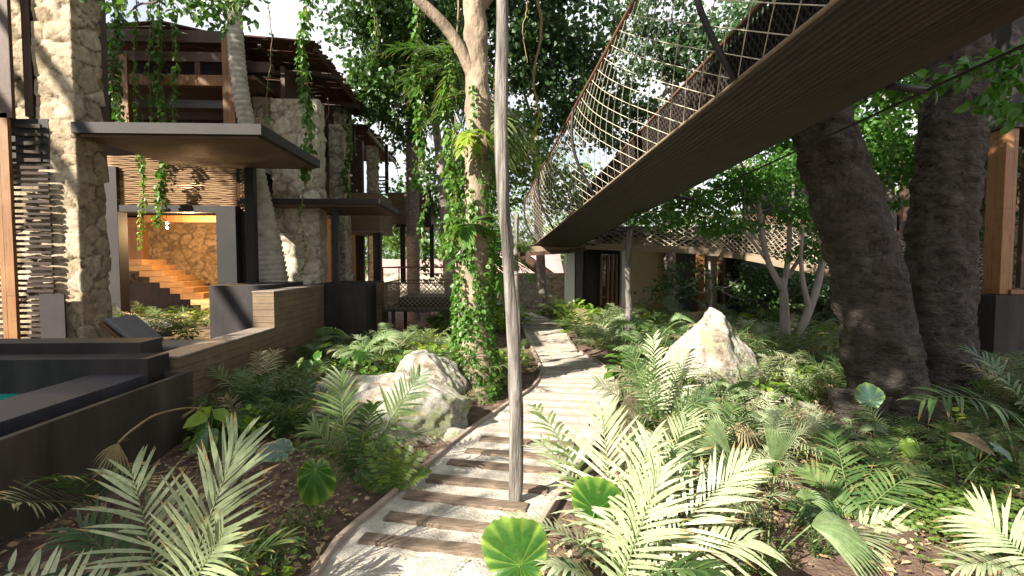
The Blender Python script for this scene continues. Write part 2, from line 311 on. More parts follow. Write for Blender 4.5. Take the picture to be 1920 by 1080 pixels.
M['pink'] = mat_noise('pink_tiles', [(.42, .25, .24), (.55, .36, .34)], 3, .8, 20, .3)
M['cream'] = mat_noise('cream_render', [(.44, .34, .2), (.52, .41, .25)], 1.5, .9, 20, .2)
M['white'] = mat_noise('white_render', [(.7, .68, .62), (.8, .78, .72)], 1.5, .9, 20, .3)
M['bulb'] = mat_emit('warm_bulb', (1, .75, .45), 25)
def mat_glass(name, c, rough=.05):
    m, n, b, o = newmat(name); b.inputs['Base Color'].default_value = (*c, 1); b.inputs['Roughness'].default_value = rough; b.inputs['Metallic'].default_value = 0; b.inputs['Specular IOR Level'].default_value = .8; return m
M['glass'] = mat_glass('tinted_glass', (.05, .04, .05))
mw, n_, b_, o_ = newmat('pool_water'); b_.inputs['Base Color'].default_value = (.01, .30, .24, 1); b_.inputs['Roughness'].default_value = .04
bump(n_, b_, noise(n_, coords(n_), 6, 3), .15, .02); M['water'] = mw


# ------------------------------------------------------------------ ground, path, water
LPX = [(560, 1180), (585, 1090), (640, 1010), (715, 950), (790, 885), (865, 820), (940, 768), (1000, 730), (1018, 700), (1003, 665), (985, 630), (975, 606), (950, 588), (925, 577)]
RPX = [(850, 1260), (930, 1120), (1012, 990), (1062, 905), (1115, 835), (1150, 780), (1160, 735), (1155, 705), (1118, 678), (1075, 655), (1062, 625), (1045, 606), (1010, 590), (965, 578)]
Lp = np.array([G(*p)[:2] for p in LPX]); Rp = np.array([G(*p)[:2] for p in RPX])
def resample(pl, n):
    s = np.concatenate([[0], np.cumsum(np.linalg.norm(np.diff(pl, axis=0), axis=1))]); t = np.linspace(0, s[-1], n)
    return np.stack([np.interp(t, s, pl[:, k]) for k in range(pl.shape[1])], 1)
def smooth(pl, it=2):
    for _ in range(it):
        q = pl.copy(); q[1:-1] = (pl[:-2] + 2 * pl[1:-1] + pl[2:]) / 4; pl = q
    return pl
NP = 140
Ls = smooth(np.stack([np.interp(np.linspace(0, 1, NP), np.linspace(0, 1, len(Lp)), Lp[:, k]) for k in (0, 1)], 1), 6)
Rs = smooth(np.stack([np.interp(np.linspace(0, 1, NP), np.linspace(0, 1, len(Rp)), Rp[:, k]) for k in (0, 1)], 1), 6)
Cs = (Ls + Rs) / 2; HW = np.linalg.norm(Ls - Rs, axis=1) / 2
def pathdist(xy):
    d = np.linalg.norm(np.asarray(xy)[..., None, :] - Cs, axis=-1) - HW
    return d.min(-1)
xs = np.concatenate([[-300, -120, -50, -25, -16, -11], np.linspace(-8, 12, 130), [14, 18, 25, 45, 110, 300]])
ys = np.concatenate([[-60, -20, -6, -1], np.linspace(.5, 20, 130), [22, 25, 30, 40, 70, 150, 500]])
X, Y = np.meshgrid(xs, ys); g3 = np.stack([X, Y, X * 0], -1)
pdx = pathdist(np.stack([X, Y], -1)); amt = np.clip(pdx / .5, 0, 1)
Z = -.03 + amt * (.035 + .045 * vnoise(g3, 1.3) + .02 * vnoise(g3, 5, 3))
d = D(); d.grid(np.stack([X, Y, Z], -1)); solo('ground', d, M['soil'], (0, 0, 0), kind='structure', smooth=True)
k = 22; T = np.linspace(0, 1, k)
pg = Ls[:, None] * (1 - T[None, :, None]) + Rs[:, None] * T[None, :, None]
pg = np.concatenate([pg, np.zeros((*pg.shape[:2], 1))], -1); pg[..., 2] = .012 + .010 * vnoise(pg, 4, 1) + .007 * vnoise(pg, 13, 2)
d = D(); d.grid(pg); solo('path', d, M['sand'], (0, 0, 0), kind='structure', smooth=True)
# edging boards
for e, nm in ((Ls, 'left'), (Rs, 'right')):
    q = e[:110:5]; d = D(); d0 = np.array([q[0][0], q[0][1], 0])
    for a, b in zip(q[:-1], q[1:]):
        d.bar((a[0], a[1], .002 + .01 * rng.random()), (b[0], b[1], .002 + .01 * rng.random()), .05, .09)
    solo('path_edging', d, M['kerb'], d0, 'low weathered board edging along the %s side of the sandy path' % nm, 'path edging', 'board edgings of the path', bevel=.006)
# sleepers
sl = np.concatenate([[0], np.cumsum(np.linalg.norm(np.diff(Cs, axis=0), axis=1))]); s = .9; k = 0
anchor = ['at the very front edge of the picture']
while s < sl[-1] - 3 and k < 42:
    i = min(NP - 2, int(np.searchsorted(sl, s))); c = Cs[i]; ac = nrm(Rs[i] - Ls[i]) ; t = nrm(Cs[min(i + 3, NP - 1)] - Cs[max(i - 3, 0)])
    nn = np.array([t[1], -t[0]]); nn = nrm(nn * .8 + ac * .2); L = min(HW[i] * 1.5, 1.15) * (.92 + .12 * rng.random()); c = c + nn * rng.normal(0, .03)
    a = c - nn * L / 2; b = c + nn * L / 2; d = D()
    nseg = 7; tt = np.linspace(0, 1, nseg)
    for j in range(1):
        d.bar((a[0], a[1], .014 - .012 * (math.hypot(*c) > 5.6) + .003 * rng.normal()), (b[0], b[1], .014 - .012 * (math.hypot(*c) > 5.6) + .003 * rng.normal()), .115 + .03 * rng.random(), .05)
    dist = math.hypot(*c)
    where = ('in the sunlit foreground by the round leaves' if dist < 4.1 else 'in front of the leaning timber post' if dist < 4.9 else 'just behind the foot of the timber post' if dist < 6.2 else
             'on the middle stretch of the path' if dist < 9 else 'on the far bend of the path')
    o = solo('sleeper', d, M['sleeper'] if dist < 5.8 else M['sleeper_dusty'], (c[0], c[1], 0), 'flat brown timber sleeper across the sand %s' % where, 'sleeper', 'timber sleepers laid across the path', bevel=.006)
    s += .345 + .03 * rng.random(); k += 1

# pool terrace
d = D(); d.box((-4.27, -1.5, -.4), (-3.68, 5.67, .80)); solo('pool_deck', d, M['deck_stone'], (-4, 2, 0), kind='structure', bevel=.004)
d = D(); d.box((-14, -1.5, -.5), (-4.272, 5.67, .6)); solo('pool_water', d, M['water'], (-9, 2, 0), kind='structure')
d = D(); d.box((-16, 5.675, -.4), (-3.68, 6.05, .965)); d.box((-16, 6.052, -.4), (-4.0, 6.45, 1.085)); solo('terrace_steps', d, M['render_dark'], (-8, 6, 0), kind='structure', bevel=.004)
d = D(); d.box((-18, 6.455, -.4), (-3.96, 11.9, .55)); solo('terrace', d, M['deck_stone'], (-8, 9, 0), kind='structure')
d = D(); d.box((-18, 11.91, -.4), (-4.3, 18, .58)); solo('courtyard_ground', d, M['soil'], (-8, 14, 0), kind='structure')
pr = empty('planter_wall', (-3.4, 3, 0), 'brown rendered trough wall between the pool deck and the lower left bed', 'wall')
d = D(); d.box((-3.43, -1.5, -.3), (-3.37, 5.96, .775)); part('front_panel', d, M['brown_render'], pr, bevel=.003)
d = D(); d.box((-3.66, 5.90, -.3), (-3.432, 5.958, .765)); part('end_panel', d, M['brown_render'], pr)
d = D(); d.box((-3.66, -1.5, .3), (-3.432, 5.89, .42)); part('trough_floor', d, M['soil'], pr)
tw = empty('timber_wall', (-3.8, 9, 0), 'stepped garden wall clad in horizontal weathered boards with pale top', 'wall')
d = D(); d.box((-3.95, 6.1, -.1), (-3.6, 8.77, .885)); part('low_wall', d, M['timber_wall'], tw)
d = D(); d.box((-3.96, 6.08, .887), (-3.59, 8.768, .915)); part('coping', d, M['coping'], tw, bevel=.003)
d = D(); d.box((-3.95, 8.772, -.1), (-3.6, 11.4, 1.50)); part('high_wall', d, M['timber_wall'], tw)
d = D(); d.box((-3.96, 8.76, 1.502), (-3.59, 11.41, 1.525)); part('coping', d, M['coping'], tw, bevel=.003)
x0 = P(392, 560, 9.3)[0]
d = box((x0, 9.3, .5), (-3.97, 11.2, 1.60)); solo('planter_box', d, M['render_dark'], (-4.5, 10, .5), 'large plain dark planter box behind the timber wall block', 'planter', bevel=.005)
x0 = P(686, 560, 11.55)[0]; d = box((-3.9, 11.55, -.1), (x0, 13.6, 1.53)); solo('planter_box', d, M['render_dark'], (-3.2, 12, 0), 'grey plain wall box right of the timber block beside the netted platform', 'planter', bevel=.005)
d = box((P(697, 560, 12.6)[0], 12.6, 0), (P(716, 560, 12.6)[0], 13.4, 1.5)); solo('timber_post_wall', d, M['timber_wall'], (P(705, 560, 12.6)[0], 13, 0), 'short pale board clad pier left of the netted platform', 'wall pier')

# ------------------------------------------------------------------ stone building blocks
def stone(a, b, cell=.40, amp=.032, res=.034, flat=.7):
    a = np.array(a, float); b = np.array(b, float); sz = b - a
    per = [(0, -1), (1, 0), (0, 1), (-1, 0)]
    cor = [np.array([a[0], a[1]]), np.array([b[0], a[1]]), np.array([b[0], b[1]]), np.array([a[0], b[1]])]
    pts = []; nr = []
    for i in range(4):
        c0, c1 = cor[i], cor[(i + 1) % 4]; m = max(2, int(np.linalg.norm(c1 - c0) / res))
        for j in range(m):
            pts.append(c0 + (c1 - c0) * j / m); n0 = np.array(per[i], float)
            if j == 0: n0 = n0 + np.array(per[i - 1])
            nr.append(n0)
    pts.append(pts[0]); nr.append(nr[0]); pts = np.array(pts); nr = np.array(nr)
    nz = max(3, int(sz[2] / res)); zs = np.linspace(a[2], b[2], nz)
    Pn = np.zeros((nz, len(pts), 3)); Pn[..., :2] = pts[None]; Pn[..., 2] = zs[:, None]
    ns = int(max(12, (2 * (sz[0] + sz[1]) * sz[2]) / (cell * cell * flat) * 1.0)); fl = Pn.reshape(-1, 3)
    sd = fl[rng.integers(0, len(fl), ns)] + rng.normal(0, .03, (ns, 3)); sd = sd[:ns]
    sc_ = np.array([1, 1, 1 / flat]); best = np.full(len(fl), 9.); sec = np.full(len(fl), 9.); idx = np.zeros(len(fl), int)
    wv = fl + .022 * np.stack([vnoise(fl, 9, 1), vnoise(fl, 9, 2), vnoise(fl, 9, 3)], -1); an_ = nrm(rng.normal(0, 1, (ns, 3)) * [1, 1, 1.3]); as_ = rng.uniform(.1, 1.3, ns)
    for i in range(ns):
        q_ = (wv - sd[i]) * sc_; dd = np.sqrt((q_ ** 2).sum(1) + as_[i] * (q_ @ an_[i]) ** 2) - .06 * as_[i]; c = dd < best; sec = np.where(c, best, np.minimum(sec, dd)); idx[c] = i; best[c] = dd[c]
    rv = rng.random(ns); tl = rng.normal(0, 1, (ns, 3)); gap = np.clip(1 - (sec - best) / .036, 0, 1)
    h = (rv[idx] - .5) * amp * .45 + ((fl - sd[idx]) * tl[idx]).sum(1) * amp * 1.9 - gap ** 1.2 * amp * .75 + amp * .16 * vnoise(fl, 13)
    h = h.reshape(nz, len(pts)); Pn[..., :2] += nr[None] * h[..., None]
    d = D(); d.grid(Pn[:, ::-1] if False else Pn, cell=rv[idx], gap=gap ** 1.3 * .95)
    d.add([(a[0], a[1], b[2]), (b[0], a[1], b[2]), (b[0], b[1], b[2]), (a[0], b[1], b[2])], [(0, 1, 2, 3)], cell=[.5] * 4)
    return d

# ------------------------------------------------------------------ main villa
V = empty('villa', (-6, 12, 0), 'nearest two storey stone and timber villa with slatted roof beside the pool', 'house')
# near column
c0 = P(84, 450, 8.25)[0]; c1 = P(150, 450, 8.25)[0]
part('stone_column', stone((c0 - .05, 8.25, .5), (c1, 8.85, 8.0)), M['stone'], V)
part('unseen_shade_wall', stone((-9.0, -1.2, -.2), (-8.5, 5.5, 4.6), res=.12), M['stone'], V)  # unseen wall added off to the left to keep sun off the pool deck
xl = c1
# canopy 1
def canopy(xa, xb, ya, yb, ztop, th, root, name='canopy'):
    d = D(); d.box((xa, ya, ztop - th), (xb, yb, ztop)); o = part(name, d, M['render_grey' if False else 'steel_lt'], root, bevel=.006)
    d = D(); d.box((xa + .08, ya + .08, ztop - th - .035), (xb - .08, yb - .08, ztop - th + .004)); part('soffit', d, M['soffit'], o)
    return o
M['steel_lt'] = mat_noise('grey_brown_fascia', [(.017, .014, .014), (.03, .025, .024)], 2, .6, 30, .1)
CX1 = P(490, 240, 8.13)[0]; CZ1 = P(490, 232, 8.13)[2]
canopy(xl + .02, CX1, 8.13, 10.9, CZ1, .17, V)
pxl = P(472, 400, 10.8)[0]; d = box((pxl - .09, 10.7, .5), (pxl + .09, 10.86, CZ1 - .2)); part('canopy_post', d, M['black'], V, bevel=.004)
# left side screens beside the near column
def slats(x0, x1, y, z0, z1, step, th, dep=.04, jit=.006):
    d = D(); z = z0
    while z < z1:
        d.bar((x0, y + rng.normal(0, jit), z + rng.normal(0, jit)), (x1, y + rng.normal(0, jit), z + rng.normal(0, jit)), dep, th * (.8 + .4 * rng.random())); z += step
    return d
yy = 8.16
part('louvre_screen', slats(P(-60, 0, yy)[0], P(78, 0, yy)[0], yy, P(0, 650, yy)[2], P(0, 305, yy)[2], .085, .038), M['slat'], V)
part('screen_post', box((P(-12, 0, yy)[0], yy - .1, .6), (P(14, 0, yy)[0], yy - .04, P(0, 215, yy)[2])), M['orange_wood'], V)
part('wall_panel', box((P(0, 0, 8.24)[0] - 1, 8.24, P(0, 306, 8.24)[2]), (P(80, 0, 8.24)[0], 8.3, P(0, 222, 8.24)[2])), M['steel_lt'], V)
part('louvre_box', slats(P(8, 0, 8.19)[0], P(66, 0, 8.19)[0], 8.19, P(0, 300, 8.19)[2], P(0, 228, 8.19)[2], .13, .05), M['slat'], V)
part('wall_panel', box((P(48, 0, 8.1)[0], 8.1, .5), (P(96, 0, 8.1)[0], 8.13, P(0, 552, 8.1)[2])), M['steel_lt'], V)
part('stone_wall', stone((P(-120, 0, 8.5)[0], 8.5, .5), (P(76, 0, 8.5)[0], 8.8, 8)), M['stone'], V)
part('window_frame', box((P(44, 100, 8.3)[0], 8.28, P(0, 218, 8.3)[2]), (P(60, 100, 8.3)[0], 8.42, 8)), M['dark_wood'], V)
part('board_panel', box((P(-60, 100, 8.1)[0], 8.06, P(0, 222, 8.1)[2]), (P(22, 100, 8.1)[0], 8.12, 8)), M['dark_wood'], V)
# upper room
uy = 11.3
def fr(xa, xb, ya, yb, Yd, mat, name='frame_beam', dep=.16):
    a = P(xa, yb, Yd); b = P(xb, ya, Yd); return part(name, box((a[0], Yd, a[2]), (b[0], Yd + dep, b[2])), M[mat], V, bevel=.005)
fr(419, 437, 60, 240, uy, 'orange_wood', 'frame_post'); fr(226, 237, 100, 240, uy, 'orange_wood', 'frame_post')
fr(180, 418, 141, 157, uy + .02, 'orange_wood'); fr(180, 418, 98, 112, uy + .02, 'dark_wood'); fr(190, 430, 58, 76, uy + .02, 'dark_wood')
fr(200, 418, 188, 200, uy + .3, 'render_grey', 'guard_rail', .05)
fr(365, 374, 112, 141, uy + .03, 'dark_wood', 'frame_mullion', .1)
fr(170, 183, -40, 240, 8.9, 'dark_wood', 'frame_post'); fr(178, 200, 175, 232, 9.2, 'slat', 'louvre_box', .1)
fr(226, 418, 113, 140, uy + .4, 'glass', 'window_pane', .02)
part('room_wall', box((-14, 15.2, 3.3), (-4.6, 15.4, 6.1)), M['dark_wood'], V)
part('floor_slab', box((-14, 11.65, 3.75), (-5.15, 15.2, 4.1)), M['steel'], V)
part('room_ceiling', box((-14, 11.5, 5.95), (-5.0, 15.2, 6.02)), M['soffit'], V)
# wall of room to the right up to column two, and facade going back
part('stone_column', stone((P(503, 0, 12.1)[0], 12.1, .3), (P(592, 0, 12.1)[0], 12.62, P(0, 190, 12.1)[2] + .15)), M['stone_w'], V)
part('stone_column', stone((P(612, 0, 14.5)[0], 14.5, .2), (P(641, 0, 14.5)[0], 15.1, P(0, 232, 14.5)[2] + .1), .3), M['stone_w'], V)
part('stone_wall', stone((P(470, 0, 12.5)[0], 12.5, 4.0), (P(505, 0, 12.5)[0], 12.8, 5.9), .3), M['stone_w'], V)
part('window_frame', box((-4.62, 12.7, .5), (-4.5, 14.45, 5.9)), M['dark_wood'], V)
fx = -4.48
for z0, z1 in ((.9, 2.6), (3.5, 5.2)):
    fr_ = part('window', box((fx, 12.95, z0), (fx + .05, 14.2, z1)), M['orange_wood'], V, bevel=.004)
    part('pane', box((fx + .01, 13.05, z0 + .1), (fx + .056, 14.1, z1 - .1)), M['glass'], fr_)
part('beam', box((P(440, 0, 11.7)[0], 11.7, P(0, 118, 11.7)[2] - .1), (P(505, 0, 11.7)[0], 11.9, P(0, 118, 11.7)[2] + .12)), M['dark_wood'], V)
# canopy 2
CX2 = P(713, 375, 11.5)[0]; CZ2 = P(713, 373, 11.5)[2]
canopy(P(440, 0, 11.5)[0], CX2, 11.5, 13.9, CZ2, .12, V)
a = P(628, 400, 11.95)[0]; part('canopy_post', box((a - .07, 11.9, .3), (a + .07, 12.04, CZ2 - .15)), M['black'], V, bevel=.004)
# woven screen and portal
wy = 11.6
d = D()
a = P(205, 385, wy); b = P(443, 316, wy); z = a[2]
while z < b[2] + .25:
    n = 22; xsn = np.linspace(a[0], b[0], n); pts = np.stack([xsn, wy + .03 * np.sin(np.arange(n) * math.pi + (round((z - a[2]) / .045) % 2) * math.pi), np.full(n, z) + rng.normal(0, .007, n)], 1)
    d.tube(pts, .019, 4); z += .042
part('woven_screen', d, M['reed'], V)
d = D(); z = a[2] - .1
while z < b[2] + .25:
    n = 9; ysn = np.linspace(wy, wy + 2.2, n); pts = np.stack([b[0] + .12 + .03 * np.cos(np.arange(n) * math.pi + (round((z) / .045) % 2) * math.pi), ysn, np.full(n, z) + rng.normal(0, .007, n)], 1)
    d.tube(pts, .019, 4); z += .042
part('woven_screen', d, M['reed'], V)
def fb(xa, xb, ya, yb, Yd, dep, mat, name): a = P(xa, yb, Yd); b = P(xb, ya, Yd); return part(name, box((a[0], Yd, a[2]), (b[0], Yd + dep, b[2])), M[mat], V, bevel=.004)
fb(192, 217, 312, 640, 11.5, .3, 'steel_lt', 'portal_post'); fb(411, 441, 386, 640, 11.5, .3, 'steel', 'portal_post'); fb(442, 468, 388, 640, 11.75, 1.2, 'steel_lt', 'portal_side')
fb(217.5, 410.5, 385, 397, 11.52, .25, 'steel_lt', 'portal_beam')
# courtyard interior
part('courtyard_wall', stone((-11.8, 16.2, .5), (-6.8, 16.5, 4.2), .3, .045), M['stone_b'], V)
part('courtyard_wall', stone((-13.6, 15.6, .5), (-11.85, 16.4, 4.2), .35, .03), M['stone_b'], V)
fb(228, 264, 404, 486, 15.2, .3, 'orange_wood', 'door_panel'); fb(219, 223, 400, 600, 12.2, .1, 'orange_wood', 'door_frame')
fb(270, 410, 404, 416, 14.2, .25, 'orange_wood', 'ceiling_beam')
st = []
for i in range(9):
    a = P(222 + 19.3 * i, 486 + 10.6 * i, 14.3); d = D()
    d.box((a[0], 14.3, a[2] - .17), (a[0] + .62, 15.35, a[2])); part('stair_tread', d, M['stair_wood'], V, bevel=.004)
part('stair_wall', box((-11.6, 15.36, .5), (-8.2, 15.5, 1.4)), M['dark_wood'], V)
# pergola roof of sticks
def stick_roof(pxs, ztop_px, Y0, Y1, xin, step, root, drop=.0):
    """front edge given in pixels; rows of sticks run along x, stacked back in y"""
    fx = np.array([P(a, b, Y0)[0] for a, b in zip(pxs, ztop_px)]); fz = np.array([P(a, b, Y0)[2] for a, b in zip(pxs, ztop_px)])
    d = D(); y = Y0
    while y < Y1:
        x1 = fx[-1] + rng.normal(0, .05) - .0 * (y - Y0); n = 10; xx = np.linspace(xin, x1, n)
        zz = np.interp(xx, fx, fz) + rng.normal(0, .008, n) - drop * (y - Y0)
        jag = rng.normal(0, .01)
        if rng.random() < .93: d.tube(np.stack([xx, np.full(n, y) + rng.normal(0, .012, n) + jag, zz], 1), (.026 + .012 * rng.random()) * step / .052, 4)
        y += step * (.85 + .3 * rng.random())
    rf = part('slatted_roof', d, M['stick'], root)
    return rf, fx, fz
rpx = [190, 250, 300, 350, 400, 440, 470, 520, 560, 588]; rpy = [42, 38, 38, 47, 60, 66, 69, 66, 67, 76]
rf, fx, fz = stick_roof(rpx, rpy, 11.75, 17.0, P(150, 40, 11.75)[0] - 5, .052, V, .03)
for px in (400, 478, 538, 584):
    x = P(px, 60, 11.8)[0]; z = np.interp(x, fx, fz) - .09; d = D(); d.bar((x, 12.0, z), (x, 16.9, z - .15), .07, .13); part('rafter', d, M['dark_wood'], V)
for y in (13.2, 15.4):
    d = D(); q = np.array([(xx_, y, np.interp(xx_, fx, fz) - .24 - .03 * (y - 11.75)) for xx_ in np.linspace(-12, fx[-1] + .1, 14)])
    for a_, b_ in zip(q[:-1], q[1:]): d.bar(a_, b_, .1, .12)
    part('roof_beam', d, M['dark_wood'], V)
part('gable_wall', box((-14, 14.0, 5.75), (-4.75, 14.1, 6.75)), M['dark_wood'], V)
part('upper_side_wall', box((-4.85, 12.46, 5.0), (-4.75, 16.5, 6.6)), M['dark_wood'], V)
# ------------------------------------------------------------------ second villa
V2 = empty('villa', (-4, 17, 0), 'second villa further back with jutting board clad balcony under a brown stick roof', 'house')
def sub(a, b, Yd, dep, name, mat, root=None, bev=.005):
    p = P(a[0], b[1], Yd); q = P(b[0], a[1], Yd); return part(name, box((p[0], Yd, p[2]), (q[0], Yd + dep, q[2])), M[mat], root or V2, bevel=bev)
rf2, fx2, fz2 = stick_roof([600, 640, 690], [234, 234, 236], 17.2, 22.5, P(560, 230, 17.2)[0], .07, V2, .02)
for px in (655, 688):
    x = P(px, 240, 17.3)[0]; d = D(); d.bar((x, 17.3, fz2[-1] - .1), (x, 22.4, fz2[-1] - .18), .08, .13); part('rafter', d, M['dark_wood'], V2)
p = P(645, 500, 15.2)[0]; q = P(712, 400, 15.2)[0]; zb = P(0, 430, 15.2)[2]; zt = P(0, 357, 15.2)[2]
part('balcony', box((p, 15.2, zb), (q, 17.2, zt)), M['timber_wall'], V2); part('balcony_base', box((p, 15.18, zb - .06), (q + .02, 17.22, zb - .002)), M['coping'], V2)
part('stone_column', stone((P(679, 0, 17)[0], 17.25, .2), (P(697, 0, 17)[0], 17.8, P(0, 262, 17)[2]), .16, .025, .045, .4), M['stone_w'], V2)
sub((652, 240), (664, 530), 16.9, .2, 'frame_post', 'dark_wood'); sub((664, 262), (679, 530), 17.3, .2, 'window_frame', 'dark_wood')
sub((700, 430), (713, 528), 15.6, .25, 'balcony_post', 'black'); sub((722, 270), (727, 362), 18.6, .1, 'frame_post', 'black')
part('side_wall', box((-8, 17.6, .2), (P(664, 0, 17.6)[0], 17.9, 5.6)), M['soffit'], V2)
part('rail_screen', slats(P(695, 0, 18.5)[0], P(724, 0, 18.5)[0], 18.5, P(0, 360, 18.5)[2], P(0, 322, 18.5)[2], .12, .05), M['slat'], V2)
V3 = empty('villa', (-3, 20, 0), 'third villa glimpsed behind, a brown boxed balcony on slim dark posts', 'house')
sub((728, 361), (800, 420), 18.9, 2.6, 'balcony', 'timber_wall', V3); sub((751, 422), (759, 530), 19.2, .15, 'balcony_post', 'black', V3); sub((806, 420), (813, 520), 19.2, .15, 'balcony_post', 'black', V3)
sub((798, 356), (808, 424), 18.85, .15, 'corner_post', 'black', V3); sub((742, 421), (808, 426), 18.95, 2.4, 'balcony_base', 'black', V3)
# far chimney of the villa row
solo('chimney', stone((P(618, 0, 16)[0], 16.2, 5.3), (P(642, 0, 16)[0], 16.9, P(0, 130, 16)[2]), .2), M['stone_w'], (P(630, 0, 16)[0], 16.5, 5.3), 'pale stone chimney block rising behind the slatted roof edge', 'chimney')
# ------------------------------------------------------------------ lounger, pendant, netted platform
lp = P(235, 600, 7.3); L = empty('sun_lounger', (lp[0], 7.3, .55), 'wooden sun lounger with raised grey backrest beside the stone column', 'lounger')
fz0 = .78
d = D()
for s in (-1, 1): d.bar((lp[0] - .15, 7.3 + .28 * s, fz0), (lp[0] + 1.0, 7.3 + .28 * s, fz0), .05, .07)
d.bar((lp[0] - .15, 7.0, fz0), (lp[0] - .15, 7.6, fz0), .05, .07); d.bar((lp[0] + 1.0, 7.0, fz0), (lp[0] + 1.0, 7.6, fz0), .05, .07); part('frame', d, M['dark_wood'], L, bevel=.004)
for s in (-1, 1):
    for x in (0, .9): part('leg', box((lp[0] + x - .03, 7.3 + .27 * s - .03, .55), (lp[0] + x + .03, 7.3 + .27 * s + .03, fz0 - .03)), M['dark_wood'], L)
d = D(); d.bar((lp[0] + .28, 7.3, fz0 + .05), (lp[0] - .14, 7.3, fz0 + .43), .6, .05); part('backrest', d, M['soffit'], L, bevel=.005)
d = D(); d.bar((lp[0] + .34, 7.3, fz0 + .1), (lp[0] - .08, 7.3, fz0 + .47), .56, .07); part('back_cushion', d, M['cushion'], L, bevel=.02)
d = D(); d.box((lp[0] + .3, 7.02, fz0 + .035), (lp[0] + 1.0, 7.58, fz0 + .11)); part('seat_cushion', d, M['cushion'], L, bevel=.02)
pp = P(313, 421, 12.6); pn = empty('pendant_lamp', (pp[0], pp[1], 3.72), 'tiny lit bulb pendant hanging on a thin cord in the portal', 'lamp')
d = D(); d.tube([(pp[0], pp[1], 3.72), (pp[0], pp[1], pp[2] + .05)], .006, 4); part('cord', d, M['black'], pn)
for dz in (.03, -.07):
    d = D(); d.tube([(pp[0], pp[1], pp[2] + dz + .03), (pp[0], pp[1], pp[2] + dz + .01), (pp[0], pp[1], pp[2] + dz - .02), (pp[0], pp[1], pp[2] + dz - .035)], [.008, .026, .028, .01], 8); part('bulb', d, M['bulb'], pn, smooth=True)
lt = bpy.data.objects.new('lamp_light', bpy.data.lights.new('lamp_light', 'POINT')); col.objects.link(lt); lt.parent = pn
lt.location = (0, .9, pp[2] - 3.72 - .1); lt.data.energy = 150; lt.data.color = (1, .62, .30); lt.data.shadow_soft_size = .12

def tub(d, pts, r, sides=5, mi=0): d.tube(pts, r, sides, mi)
Yp = 12.2
px0, px1 = P(718, 540, Yp)[0], P(852, 540, Yp)[0]; zb = P(0, 583, Yp)[2]; ztp = P(0, 502, Yp)[2]
NPf = empty('netted_platform', ((px0 + px1) / 2, Yp + 1, 0), 'small raised rope netted platform with dark mattress beside the ivy tree', 'platform')
d = D(); d.box((px0, Yp, zb - .06), (px1, Yp + 2.2, zb + .03)); part('base', d, M['black'], NPf, bevel=.005)
for x in (px0 + .2, px1 - .2):
    for y in (Yp + .2, Yp + 2): part('leg', box((x - .04, y - .04, -.05), (x + .04, y + .04, zb - .06)), M['black'], NPf)
d = D(); d.box((px0 + .3, Yp + .3, zb + .034), (px1 - .15, Yp + 2.0, zb + .26)); part('mattress', d, M['steel'], NPf, bevel=.04)
zm = zb + .62
cor = [(px0, Yp), (px1, Yp), (px1, Yp + 2.2), (px0, Yp + 2.2)]
for c in cor: d = D(); tub(d, [(*c, zb), (*c, ztp)], .018); part('corner_post', d, M['rust'], NPf)
for z in (zm, ztp):
    for i in range(4):
        a, b = cor[i], cor[(i + 1) % 4]; d = D(); tub(d, [(*a, z), (*b, z)], .016); part('rail', d, M['rust'], NPf)
def net_flat(c0, c1, z0, z1, cell, r):
    d = D(); c0 = np.array(c0); c1 = np.array(c1); Lh = np.linalg.norm(c1 - c0); hh = z1 - z0
    q = -hh
    while q < Lh:
        for s in (1, -1):
            pts = []
            for t in np.linspace(0, 1, 7):
                u = q + hh * t
                if 0 <= u <= Lh:
                    c = c0 + (c1 - c0) * u / Lh; pts.append((c[0], c[1], z0 + hh * (t if s > 0 else 1 - t)))
            if len(pts) > 1: d.tube(pts, r, 3, cap=False)
        q += cell
    return d
for i in range(4): part('netting', net_flat(cor[i], cor[(i + 1) % 4], zb, zm, .11, .008), M['rope_dark'], NPf)

# ------------------------------------------------------------------ rope bridges
def bridge_frame(Yc): return 2.06 - .031 * Yc, 3.17 - .004 * Yc, 3.665 - .063 * Yc   # floor left x, right x, floor z
def bsurf(Yc, v):                                       # left net surface, v 0 at rail, 1 at floor edge
    xa, xb, z = bridge_frame(Yc); xr = xa - .36; zr = z + 1.42
    x = xr + (xa - xr) * v - .16 * math.sin(math.pi * v); zz = zr + (z - zr) * v
    sag = .02 * math.sin(math.pi * ((Yc - 4) / 4.3 % 1)); return (x, Yc, zz - sag * (1 - v))
def bsurfR(Yc, v):
    xa, xb, z = bridge_frame(Yc); xr = xb + .03; zr = z + 1.72
    return (xb + (xr - xb) * (1 - v) + .10 * math.sin(math.pi * v), Yc, zr + (z - zr) * v)
Y0, Y1 = .9, 17.0
B1 = empty('rope_bridge', (2.3, 9, 0), 'large netted rope bridge with ribbed cord underside rising overhead to the right', 'bridge')
nu = 265; ys = np.linspace(Y0, Y1, 70)
prof = np.linspace(0, 1, nu); PG = np.zeros((len(ys), nu, 3))
for i, yv in enumerate(ys):
    xa, xb, z = bridge_frame(yv)
    PG[i, :, 0] = xa + (xb - xa) * prof; PG[i, :, 1] = yv
    PG[i, :, 2] = z - .13 * np.sin(np.pi * prof) - .024 * np.abs(np.sin(prof * math.pi * 27)) + .006 * vnoise(PG[i], 2)
d = D(); d.grid(PG); PT = PG[:, ::40].copy(); PT[..., 2] += .03; d.grid(PT[:, ::-1]); part('floor', d, M['bridge_floor'], B1, smooth=False)
